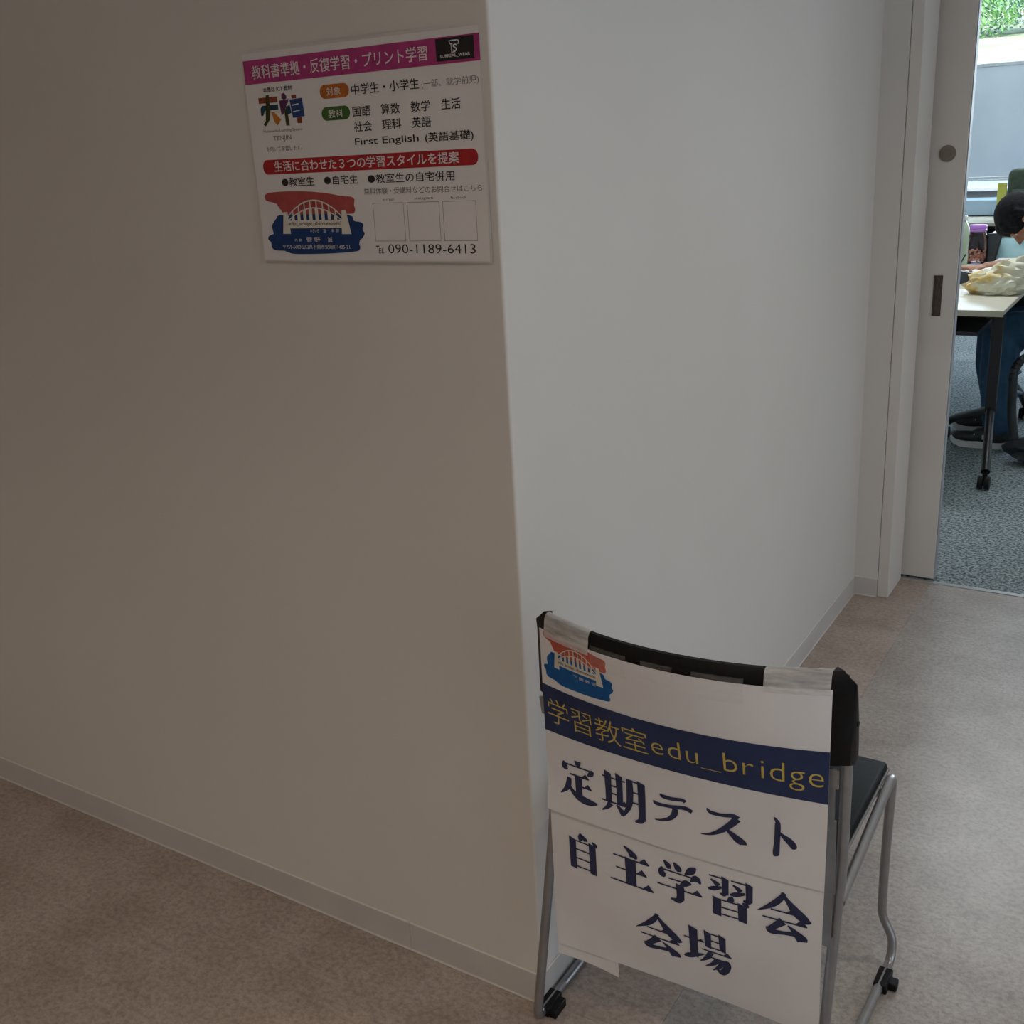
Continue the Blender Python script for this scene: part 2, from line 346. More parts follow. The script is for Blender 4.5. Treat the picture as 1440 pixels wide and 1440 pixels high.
# ------------------------------------------------------------------ writing
_cache = {}
def glyph_mesh(s, offset=0.0):
    key = (s, offset)
    if key in _cache: return _cache[key]
    cu = bpy.data.curves.new('tmp', 'FONT'); cu.body = s; cu.size = 1.0; cu.offset = offset; cu.fill_mode = 'FRONT'; cu.resolution_u = 3
    o = bpy.data.objects.new('tmp', cu); C.objects.link(o)
    dg = bpy.context.evaluated_depsgraph_get(); me = o.evaluated_get(dg).to_mesh()
    vs = [(v.co.x, v.co.y) for v in me.vertices]; fs = [tuple(p.vertices) for p in me.polygons]
    o.evaluated_get(dg).to_mesh_clear(); bpy.data.objects.remove(o); bpy.data.curves.remove(cu)
    _cache[key] = (vs, fs); return vs, fs
class Print:
    """flat print collected as polygons in (x, z) plane coordinates, then laid on a surface"""
    def __init__(s): s.bm = bmesh.new()
    def poly(s, pts):
        vs = [s.bm.verts.new((x, 0, z)) for x, z in pts]
        fc = s.bm.faces.new(vs); bmesh.ops.triangulate(s.bm, faces=[fc]); return s
    def rect(s, x0, x1, z0, z1): return s.poly([(x0, z0), (x1, z0), (x1, z1), (x0, z1)])
    def pill(s, x0, x1, z0, z1, rr=None):
        rr = rr or (z1-z0)/2; p = []
        for cx_, cz_, a0 in ((x1-rr, z1-rr, 0), (x0+rr, z1-rr, 90), (x0+rr, z0+rr, 180), (x1-rr, z0+rr, 270)):
            for k in range(7): a = math.radians(a0+k*15); p.append((cx_+rr*math.cos(a), cz_+rr*math.sin(a)))
        return s.poly(p)
    def frame(s, x0, x1, z0, z1, t):
        return s.rect(x0, x1, z0, z0+t).rect(x0, x1, z1-t, z1).rect(x0, x0+t, z0+t, z1-t).rect(x1-t, x1, z0+t, z1-t)
    def add(s, vs, fs, fn, lift=0.0):
        V = [s.bm.verts.new((fn(x, y)[0], lift, fn(x, y)[1])) for x, y in vs]
        for q in fs:
            try: s.bm.faces.new([V[i] for i in q])
            except ValueError: pass
    def text(s, t, x0, x1, z0, h, off=0.0):
        vs, fs = glyph_mesh(t, min(off, 0.0)); d = max(off, 0.0)*.9
        ax, bx_, ay, by = min(v[0] for v in vs), max(v[0] for v in vs), min(v[1] for v in vs), max(v[1] for v in vs)
        for k, (dx, dy) in enumerate(((d, d), (-d, d), (d, -d), (-d, -d)) if d else ((0, 0),)):   # a little bolder: the same print four times, shifted
            s.add(vs, fs, lambda x, y: (x0+(x+dx-ax)/(bx_-ax)*(x1-x0), z0+(y+dy-ay)/(by-ay)*h), k*.00005)
        return s
    def char(s, t, cx_, base, size, off=0.0, sx=1.0):
        vs, fs = glyph_mesh(t, off); ax, bx_ = min(v[0] for v in vs), max(v[0] for v in vs)
        s.add(vs, fs, lambda x, y: (cx_+(x-(ax+bx_)/2)*size*sx, base+y*size)); return s
    def lay(s, name, m, parent, surf, off, step=0.0):
        bm = s.bm
        if step:
            xs = [v.co.x for v in bm.verts]; k = math.ceil(min(xs)/step); e = max(xs)
            while k*step < e:
                bmesh.ops.bisect_plane(bm, geom=bm.verts[:]+bm.edges[:]+bm.faces[:], dist=1e-7, plane_co=(k*step, 0, 0), plane_no=(1, 0, 0)); k += 1
            zs = [v.co.z for v in bm.verts]; st = .025; k = math.ceil(min(zs)/st); e = max(zs)
            while k*st < e:
                bmesh.ops.bisect_plane(bm, geom=bm.verts[:]+bm.edges[:]+bm.faces[:], dist=1e-7, plane_co=(0, 0, k*st), plane_no=(0, 0, 1)); k += 1
        for v in bm.verts: v.co.y = surf(v.co.x, v.co.z) - off - v.co.y
        for fc in bm.faces:
            fc.normal_update()
            if fc.normal.y > 0: fc.normal_flip()
        me = bpy.data.meshes.new(name); bm.to_mesh(me); bm.free(); me.materials.append(m)
        o = bpy.data.objects.new(name, me); C.objects.link(o); o.parent = parent
        me.transform(Matrix.Translation(-world_loc(parent))); return o

RED = [(-1221,1359),(-1216,1362),(-1209,1363),(-1178,1364),(-1133,1363),(-1091,1359),(-1066,1354),(-1051,1354),(-1045,1351),(-1044,1348),(-1047,1343),(-1044,1336),(-1046,1331),(-1050,1329),(-1184,1329),(-1191,1338),(-1197,1344),(-1198,1350),(-1216,1350),(-1221,1353)]
BLUE = [(-1202,1323),(-1199,1329),(-1187,1330),(-1050,1330),(-1051,1319),(-1035,1318),(-1030,1313),(-1036,1307),(-1031,1304),(-1030,1301),(-1036,1294),(-1047,1290),(-1040,1284),(-1042,1278),(-1048,1276),(-1094,1273),(-1147,1272),(-1175,1272),(-1182,1274),(-1187,1277),(-1212,1277),(-1219,1283),(-1215,1288),(-1223,1293),(-1223,1297),(-1219,1300),(-1208,1302),(-1213,1311),(-1210,1318)]
def soften(p, n=2):
    for _ in range(n):
        p = [q for i in range(len(p)) for q in ((p[i][0]*.75+p[(i+1) % len(p)][0]*.25, p[i][1]*.75+p[(i+1) % len(p)][1]*.25), (p[i][0]*.25+p[(i+1) % len(p)][0]*.75, p[i][1]*.25+p[(i+1) % len(p)][1]*.75))]
    return p
def bridge_logo(parent, surf, off, mp, red, blue, cream, small, step=0.0):
    """red sky and blue sea brushed behind a white tied-arch bridge"""
    g = thing_part('bridge_logo', parent)
    T = lambda pts: [mp(x/1000, z/1000) for x, z in pts]
    Print().poly(T(soften(RED))).lay('red_brush_stroke', red, g, surf, off, step)
    Print().poly(T(soften(BLUE))).lay('blue_brush_stroke', blue, g, surf, off+.0003, step)
    p = Print()
    p.poly(T([(-1185,1334),(-1177,1334),(-1174,1302),(-1190,1302)])); p.poly(T([(-1070,1335),(-1062,1335),(-1055,1301),(-1073,1301)]))
    N = 18; up, lo = [], []
    for k in range(N+1):
        a = k/N; x = -1178+a*108; zu = 1326+25*math.sin(math.pi*a)**.8; zl = 1321+19*math.sin(math.pi*a)**.9
        up.append((x, zu)); lo.append((x, zl))
    for k in range(N):
        p.poly(T([up[k], up[k+1], (up[k+1][0], up[k+1][1]-2.0), (up[k][0], up[k][1]-2.0)]))
        p.poly(T([lo[k], lo[k+1], (lo[k+1][0], lo[k+1][1]-1.8), (lo[k][0], lo[k][1]-1.8)]))
    for k in range(2, N-1, 2):
        x, zu = up[k]; p.poly(T([(x-1.1, 1320), (x+1.1, 1320), (x+1.1, zu-.5), (x-1.1, zu-.5)]))
        p.poly(T([(x-3.6, 1321), (x+2.6, 1321), (x+2.6, lo[k][1]-1), (x-3.6, lo[k][1]-1)]))
    p.poly(T([(-1178,1310),(-1070,1310),(-1070,1321.5),(-1178,1321.5)]))
    p.lay('arch_bridge', cream, g, surf, off+.0006, step)
    q = Print(); a, b = mp(-1.176, 1.3125), mp(-1.073, 1.3195); q.text('edu_bridge_shimonoseki', a[0], b[0], a[1], b[1]-a[1])
    q.lay('lettering', I_blk, g, surf, off+.0009, step)
    q = Print()
    for t, x0, x1, z0, h in small:
        a, b = mp(x0, z0), mp(x1, z0+h); q.text(t, a[0], b[0], a[1], b[1]-a[1])
    q.lay('small_lettering', I_wht, g, surf, off+.0009, step)
    return g
def thing_part(name, parent):
    o = bpy.data.objects.new(name, None); C.objects.link(o); o.parent = parent; return o

# ---- laminated poster on the left wall
PY = YA-.0045
post = thing('laminated_poster', (-1.03, PY, 1.26), 'laminated tutoring poster with magenta banner taped high on the left wall beside the corner', 'poster')
bm = bmesh.new()
nx, nz = 14, 10
def film(x, z):   # a slight bow away from the wall towards the lower edge
    a = (1.564-z)/.304; return PY+.003 - .0035*a*a - .0008*math.sin((x+1.24)*9)
px0, px1, pz0, pz1 = -1.2370, -0.8142, 1.2612, 1.5625
g_ = [[bm.verts.new((px0+(px1-px0)*i/nx, film(px0+(px1-px0)*i/nx, pz0+(pz1-pz0)*j/nz), pz0+(pz1-pz0)*j/nz)) for i in range(nx+1)] for j in range(nz+1)]
for j in range(nz):
    for i in range(nx): bm.faces.new((g_[j][i], g_[j][i+1], g_[j+1][i+1], g_[j+1][i]))
thick(bm, .0004)
M_film = mat('laminating_film', (0.72, 0.69, 0.65), 0.3, coat=0.2); grain(M_film, (.71, .68, .64), (.74, .71, .67), 5, 2)
obj('laminate_sheet', bm, M_film, post, True)
def psurf(x, z): return film(x, z)
Print().rect(-1.2345, -0.8165, 1.2635, 1.5585).lay('paper_print', M_pposter, post, psurf, .0006, .03)
p_ = Print().rect(-1.2335, -0.8155, 1.5165, 1.5492); p_.lay('magenta_banner', I_mag, post, psurf, .0009, .03)
Print().text('教科書準拠・反復学習・プリント学習', -1.217, -0.8985, 1.5232, 0.0185, .004).lay('title_lettering', I_wht, post, psurf, .0012, .03)
lg = thing_part('sponsor_emblem', post)
Print().rect(-0.884, -0.824, 1.5200, 1.5475).lay('black_box', I_blk, lg, psurf, .0012, .03)
p_ = Print().text('SURREAL_WEAR', -0.8775, -0.8305, 1.5235, .0042, .01)
p_.text('S', -0.8565, -0.8505, 1.5305, .0088, .01)
for q in ([(-.8625,1.5440),(-.8575,1.5445),(-.8575,1.5435),(-.8620,1.5430)],[(-.8505,1.5445),(-.8465,1.5435),(-.8465,1.5425),(-.8510,1.5435)],[(-.8575,1.5445),(-.8505,1.5445),(-.8515,1.5428),(-.8565,1.5428)],[(-.8628,1.5440),(-.8618,1.5440),(-.8602,1.5395),(-.8612,1.5395)],[(-.8475,1.5435),(-.8465,1.5435),(-.8478,1.5385),(-.8488,1.5385)],[(-.8610,1.5405),(-.8570,1.5400),(-.8570,1.5390),(-.8605,1.5395)],[(-.8598,1.5395),(-.8588,1.5395),(-.8583,1.5295),(-.8593,1.5295)],[(-.8595,1.5303),(-.8530,1.5303),(-.8530,1.5293),(-.8595,1.5293)]): p_.poly(q)
p_.lay('shirt_mark', I_wht, lg, psurf, .0015, .03)
B_ = .007
def line(t, x0, x1, z, h, off=0.0, m_=None):
    return Print().text(t, x0, x1, z, h, off).lay('text_line', m_ or I_blk, post, psurf, .0009, .03)
line('本塾は ICT 教材', -1.1993, -1.1425, 1.5035, .0072, .004)
for t, x0, x1, z in (('国語', -1.0332, -1.0012, 1.4606), ('算数', -.983, -.9503, 1.4606), ('数学', -.9316, -.8995, 1.4606), ('生活', -.881, -.8506, 1.4606), ('社会', -1.0332, -1.0012, 1.4405), ('理科', -.983, -.9502, 1.4405), ('英語', -.9322, -.90, 1.4405)):
    line(t, x0, x1, z, .0137, B_)
line('中学生・小学生', -1.0321, -.9156, 1.4892, .0138, B_); line('First English', -1.034, -.9225, 1.4200, .0122, .004); line('(英語基礎)', -.9114, -.833, 1.4195, .0142, B_)
line('●教室生', -1.182, -1.1177, 1.3705, .0128, B_); line('●自宅生', -1.0982, -1.0352, 1.3708, .0126, B_); line('●教室生の自宅併用', -1.0166, -.8674, 1.3704, .0127, B_)
line('090-1189-6413', -.9895, -.8391, 1.2735, .0128, -.004)
Print().text('T', -1.0118, -1.0055, 1.2735, .0108).text('EL', -1.0065, -.9973, 1.2735, .0072).lay('text_line', I_blk, post, psurf, .0009, .03)
for a in (('(一部、就学前児)', -.9115, -.8197, 1.4885, .0112), ('無料体験・受講料などのお問合せはこちら', -1.0254, -.8238, 1.3552, .0090), ('e-mail', -.9929, -.9733, 1.3463, .0036), ('instagram', -.9364, -.9051, 1.3458, .0044), ('facebook', -.8757, -.8494, 1.3463, .0038),
          ('Multimedia Learning System', -1.208, -1.1305, 1.4470, .0050), ('TENJIN', -1.1896, -1.1539, 1.4345, .0084), ('を用いて学習します。', -1.206, -1.1347, 1.4212, .0070)): line(*a, m_=I_gry)
for x0, x1 in ((-1.0114, -.9568), (-.9504, -.8957), (-.8898, -.8350)): Print().frame(x0, x1, 1.2905, 1.3435, .0005).lay('code_frame', I_gry, post, psurf, .0009, .03)
for nm, m_, x0, x1, z0, z1, t, tx0, tx1, tz in (('orange_badge', I_org, -1.0902, -1.0366, 1.4874, 1.5060, '対象', -1.0775, -1.0515, 1.4912), ('green_badge', I_grn, -1.0906, -1.0382, 1.4582, 1.4765, '教科', -1.0778, -1.0508, 1.4618)):
    o_ = Print().pill(x0, x1, z0, z1).lay(nm, m_, post, psurf, .0009, .03)
    Print().text(t, tx0, tx1, tz, .0108, .006).lay('lettering', I_cream, o_, lambda x, z: psurf(x, z), .0012, .03)
o_ = Print().pill(-1.2172, -.8273, 1.3888, 1.4098, .0095).lay('red_badge', I_red, post, psurf, .0009, .03)
Print().text('生活に合わせた３つの学習スタイルを提案', -1.1936, -.8579, 1.3923, .0150, .008).lay('lettering', I_wht, o_, psurf, .0012, .03)
tj = thing_part('coloured_emblem', post)
for nm, m_, P_ in (('red_bar', I_brn, [[(-1211,1497),(-1173,1497),(-1173,1489),(-1211,1489)]]), ('teal_bar', I_tea, [[(-1205,1486),(-1173,1486),(-1173,1479),(-1200,1479),(-1205,1472),(-1209,1472),(-1209,1482)]]),
                   ('olive_stroke', I_olv, [[(-1195,1500),(-1189,1500),(-1189,1478),(-1192,1466),(-1202,1457),(-1206,1460),(-1198,1467),(-1195,1478)]]),
                   ('orange_stroke', I_dor, [[(-1188,1477),(-1182,1476),(-1170,1465),(-1178,1457),(-1184,1463)]]),
                   ('purple_figure', I_pur, [[(-1164,1500),(-1159,1501),(-1155,1497),(-1155,1493),(-1160,1491),(-1165,1494)],[(-1170,1491),(-1151,1492),(-1153,1487),(-1158,1485),(-1163,1473),(-1168,1470),(-1165,1480),(-1164,1486)]]),
                   ('dark_stroke', I_olv, [[(-1162,1478),(-1156,1480),(-1154,1456),(-1161,1456)]]), ('teal_swirl', I_tea, [[(-1158,1482),(-1150,1484),(-1148,1473),(-1154,1471),(-1159,1475)]]),
                   ('blue_panel', I_roy, [[(-1149,1491),(-1125,1492),(-1123,1467),(-1146,1466)]]), ('red_tab', I_brn, [[(-1145,1497),(-1136,1497),(-1136,1492),(-1145,1492)]]), ('red_tab', I_brn, [[(-1139,1466),(-1129,1466),(-1130,1458),(-1138,1458)]]),
                   ('white_marks', I_wht, [[(-1145,1484),(-1132,1485),(-1132,1483.4),(-1145,1482.4)],[(-1144,1475),(-1131,1476),(-1131,1474.8),(-1144,1473.8)]])):
    p_ = Print()
    for q in P_: p_.poly([(a/1000, b/1000) for a, b in q])
    p_.lay(nm, m_, tj, psurf, .0009 + (.0003 if nm in ('olive_stroke', 'blue_panel') else .0006 if nm == 'white_marks' else 0), .03)
bridge_logo(post, psurf, .0009, lambda x, z: (x, z), I_pnk, I_blu, I_cream,
            [('いきいき', -1.1339, -1.1170, 1.3038, .0048), ('塾', -1.1085, -1.1030, 1.3038, .0050), ('本 部', -1.0935, -1.0780, 1.3038, .0050), ('代 表', -1.1680, -1.1530, 1.2905, .0042),
             ('菅 野', -1.1435, -1.1160, 1.2893, .0080), ('誠', -1.1010, -1.0925, 1.2893, .0080), ('〒759-6603山口県下関市安岡町1485-21', -1.193, -1.060, 1.2795, .0066)])

# ------------------------------------------------------------------ the stacking chair holding the sign
XCc, HW = -.521, .2235
def sag(z):
    t = min(1, max(0, (z-.52)/.25)); lo = .014 if z > .45 else .014 - .026*((.45-z)/.26)**2
    return lo + (.052-.014)*t*t*(3-2*t)
def S(x, z): return 1.197 - sag(z)*(1-((x-XCc)/HW)**2)

def make_chair(label, cat='chair', group=None):
    t = thing('stacking_chair', (-.535, 1.40, 0), label, cat, group)
    # curved back shell with side returns
    bm = bmesh.new()
    zs = [.647, .651, .66, .70, .74, .765, .774, .778]
    rows = []
    for z in zs:
        dz = max(0, (z-.765)/.013); ins = .006*dz*dz; row = []; zz = min(z, .778)
        fd = .046 - .030*max(0, (z-.63)/.15)**1.6
        outer = []
        n = 26
        xl, xr = -.747+ins*1.2 + (.006 if z > .77 else 0), -.2885-ins*1.2 - (.006 if z > .77 else 0)
        outer.append((xl+.002, 1.197+fd)); outer.append((xl, 1.197+fd*.45))
        for k in range(n+1):
            a = k/n; x = (xl+.003)+(xr-xl-.006)*a; e = min(1, min(a, 1-a)/.02)
            outer.append((x, S(x, z)+.0026+ins+.004*(1-e)))
        outer.append((xr, 1.197+fd*.45)); outer.append((xr-.002, 1.197+fd))
        rows.append([(x, y, zz-(.009 if k in (0, len(outer)-1) else .004 if k in (1, len(outer)-2) else 0)*max(0, (z-.70)/.078)+(-.007 if z < .655 and k in (0, len(outer)-1) else -.004 if z < .655 and k in (1, len(outer)-2) else 0)) for k, (x, y) in enumerate(outer)])
    inner = []
    for row, z in zip(rows, zs):
        ir = []
        for k, (x, y, zz) in enumerate(row):
            if k < 2: ir.append((x+.011, y, zz))
            elif k > len(row)-3: ir.append((x-.011, y, zz))
            else: ir.append((min(max(x, row[0][0]+.011), row[-1][0]-.011), y+.015-(.009 if z > .772 else 0), zz))
        inner.append(ir)
    VO = [[bm.verts.new(p) for p in rw] for rw in rows]; VI = [[bm.verts.new(p) for p in rw] for rw in inner]
    m_ = len(VO[0])
    for j in range(len(zs)-1):
        for k in range(m_-1):
            bm.faces.new((VO[j][k], VO[j][k+1], VO[j+1][k+1], VO[j+1][k])); bm.faces.new((VI[j][k+1], VI[j][k], VI[j+1][k], VI[j+1][k+1]))
        for k in (0, m_-1): bm.faces.new((VO[j][k], VO[j+1][k], VI[j+1][k], VI[j][k]))
    for j in (0, len(zs)-1):
        for k in range(m_-1): bm.faces.new((VO[j][k], VI[j][k], VI[j][k+1], VO[j][k+1]))
    sh = obj('back_shell', bm, M_black, t, True)
    bm = bmesh.new(); cyl(bm, (-.2887, 1.221, .700), (-.2872, 1.221, .700), .004, .0035, 14); obj('screw_cap', bm, M_seat, sh, True)
    bm = bmesh.new(); cyl(bm, (-.7467, 1.221, .700), (-.7482, 1.221, .700), .004, .0035, 14); obj('screw_cap', bm, M_seat, sh, True)
    # front cushion of the backrest
    bm = bmesh.new(); n = 18; A = []
    for z, o_ in ((.64, .026), (.645, .034), (.70, .037), (.75, .034), (.756, .026)):
        A.append([bm.verts.new((-.727+.414*k/n, S(-.727+.414*k/n, .72)+o_, z)) for k in range(n+1)])
    bk = [[bm.verts.new((-.727+.414*k/n, S(-.727+.414*k/n, .72)+.016, z)) for k in range(n+1)] for z in (.64, .756)]
    L_ = [bk[0]]+A+[bk[1]]
    for j in range(len(L_)-1):
        for k in range(n): bm.faces.new((L_[j][k+1], L_[j][k], L_[j+1][k], L_[j+1][k+1]))
    for k in range(n): bm.faces.new((bk[0][k], bk[0][k+1], bk[1][k+1], bk[1][k]))
    for k in (0, n): bm.faces.new([r_[k] for r_ in L_])
    obj('back_cushion', bm, M_seat, t, True)
    # seat pad, rounded with a waterfall front
    bm = bmesh.new(); bx(bm, -.735, -.3255, 1.278, 1.598, .405, .431, .008, 3)
    for v in bm.verts:
        e = max(0, (v.co.y-1.53)/.07); v.co.z -= .006*e*e
        v.co.z -= .006*(1-((v.co.x+.53)/.205)**2)*(1 if v.co.z > .415 else 0)
    obj('seat', bm, M_seat, t, True)
    M_pip = mat('grey_piping', (.16, .16, .16), .4)
    for x in (-.3235, -.737):
        bm = bmesh.new(); tube(bm, [(x, 1.285, .4195), (x, 1.592, .4145)], .0024, 8); obj('seat_piping', bm, M_pip, t, True)['label'] = 'grey piping along the seat edge'
    for side, ux in ((-1, 0), (1, 1)):
        if ux:
            up = [(-.3000, 1.214, .66), (-.2990, 1.220, .63), (-.304, 1.243, .46), (-.310, 1.250, .38), (-.3185, 1.236, .10), (-.320, 1.232, .011), (-.316, 1.30, .011), (-.3045, 1.622, .011), (-.3045, 1.634, .050), (-.3265, 1.632, .096), (-.3245, 1.618, .20), (-.3125, 1.572, .416), (-.3125, 1.54, .414), (-.3095, 1.262, .392)]
            rad = [.0, .03, .06, .08, .05, .016, .0, .020, .018, .018, .05, .024, .01, 0]
        else:
            up = [(-.722, 1.216, .66), (-.724, 1.222, .62), (-.748, 1.230, .40), (-.760, 1.229, .30), (-.783, 1.215, .06), (-.788, 1.213, .011), (-.7865, 1.30, .011), (-.7835, 1.622, .011), (-.7835, 1.634, .050), (-.763, 1.632, .096), (-.762, 1.612, .22), (-.752, 1.572, .416), (-.752, 1.54, .414), (-.756, 1.240, .392)]
            rad = [.0, .03, .06, .08, .05, .016, .0, .020, .018, .018, .05, .024, .01, 0]
        bm = bmesh.new(); tube(bm, fillet(up, rad, 6), .0078, 16); obj('side_frame', bm, M_tube, t, True)
        # slotted bracket beside the upright
        s = 1 if ux else -1; xo = -.3055 if ux else -.7415
        bm = bmesh.new()
        def plate(a, b, z0, z1): bx(bm, min(xo-s*a, xo-s*b)-.0, max(xo-s*a, xo-s*b), 1.2330, 1.2365, z0, z1)
        plate(.004, .026, .335, .352); plate(.0065, .026, .352, .425); plate(.004, .026, .425, .555); plate(.0065, .026, .555, .61); plate(.002, .026, .61, .64)
        for v in bm.verts: v.co.y += -.035*max(0, (v.co.z-.42)/.22); v.co.x += s*.004*max(0, (v.co.z-.42)/.22)
        obj('side_bracket', bm, M_tube, t)
        for yy in (1.252, 1.572):
            xr = (-.3195+(yy-1.25)*.046) if ux else (-.7875+(yy-1.25)*.0123)
            bm = bmesh.new(); bx(bm, xr-.0115, xr+.0115, yy-.024, yy+.024, .0003, .0185, .0015, 1)
            if not (not ux): bx(bm, xr+.0095, xr+.0245, yy-.010, yy+.010, .0005, .015, .0015, 1)
            if not ux: bx(bm, xr+.0095 if not ux else xr-.0245, xr+.0245 if not ux else xr-.0095, yy-.022, yy+.016, .0005, .017, .0015, 1)
            obj('foot_pad', bm, M_black, t, True)
    bm = bmesh.new(); tube(bm, [(-.742, 1.32, .399), (-.318, 1.32, .399)], .007, 12); tube(bm, [(-.746, 1.54, .399), (-.318, 1.54, .399)], .007, 12)
    obj('seat_cross_bar', bm, M_tube, t, True)
    return t
chair = make_chair('black and silver stacking chair at the wall corner with paper signs taped to its back')
def copy_tree(o, parent=None):
    c = o.copy(); C.objects.link(c)
    if parent: c.parent = parent
    for ch in o.children: copy_tree(ch, c)
    return c

# ---- the two paper sheets taped to the chair back
def sheet(name, label, x0, x1, z0, z1, off, curl, parent_z):
    t = thing(name, (-.52, 1.19, parent_z), label, 'sign')
    bm = bmesh.new(); st = .01; xs = [x0]; k = math.ceil((x0+1e-5)/st)
    while k*st < x1-1e-5: xs.append(k*st); k += 1
    xs.append(x1); zl = [z0]; k = math.ceil((z0+1e-5)/.0125)
    while k*.0125 < z1-1e-5: zl.append(k*.0125); k += 1
    zl.append(z1)
    G = [[bm.verts.new((x, S(x, z)-off-curl(x, z), z)) for x in xs] for z in zl]
    for j in range(len(zl)-1):
        for i in range(len(xs)-1): bm.faces.new((G[j][i], G[j][i+1], G[j+1][i+1], G[j+1][i]))
    thick(bm, .0003)
    o = obj('paper', bm, M_paper, t, True); return t
# straight uprights of the sheets sit a touch off the shell
c_up = lambda x, z: 0.0 + .004*max(0, (.50-z)/.05)*max(0, 1-(x+.733)/.12)
c_lo = lambda x, z: -.002 + .003*math.sin((x+.73)*11)*max(0, (.33-z)/.15)
sg = sheet('upper_sign_sheet', 'upper white paper sign with navy band and yellow letters taped over the chair back', -.733, -.3135, .455, .757, .0006, c_up, .455)
sl = sheet('lower_sign_sheet', 'lower white paper sign with two rows of navy characters hanging under the banded sheet', -.7335, -.3145, .197, .492, -.0012, c_lo, .197)
sg_s = lambda x, z: S(x, z)-c_up(x, z); sl_s = lambda x, z: S(x, z)+.0018-c_lo(x, z)-.0008
Print().rect(-.733, -.3135, .5905, .6685).lay('navy_band', M_navyband, sg, sg_s, .0010, .01)
p_ = Print()
for ch_, cx_ in zip('学習教室', (-.7052, -.6625, -.6180, -.5740)): Print().char(ch_, cx_, .6110, .0455, -.010).lay('yellow_character', M_yellow, sg, sg_s, .0014, .01)
xx = [-.5400, -.5150, -.4895, -.4640, -.4370, -.4135, -.3950, -.3765, -.3520, -.3285]
for ch_, cx_ in zip('edu_bridge', xx): Print().char(ch_, cx_, .6145, .0455 if ch_ != '_' else .042, -.012, 1.35 if ch_ == '_' else 1.05).lay('yellow_character', M_yellow, sg, sg_s, .0014, .01)

bridge_logo(sg, sg_s, .0010, lambda x, z: (-.6625+(x+1.1265)*.665, .7185+(z-1.318)*.86), I_pnk2, I_blu2, I_cream, [('下 関 教 室', -1.135, -1.073, 1.299, .0058)], .01)

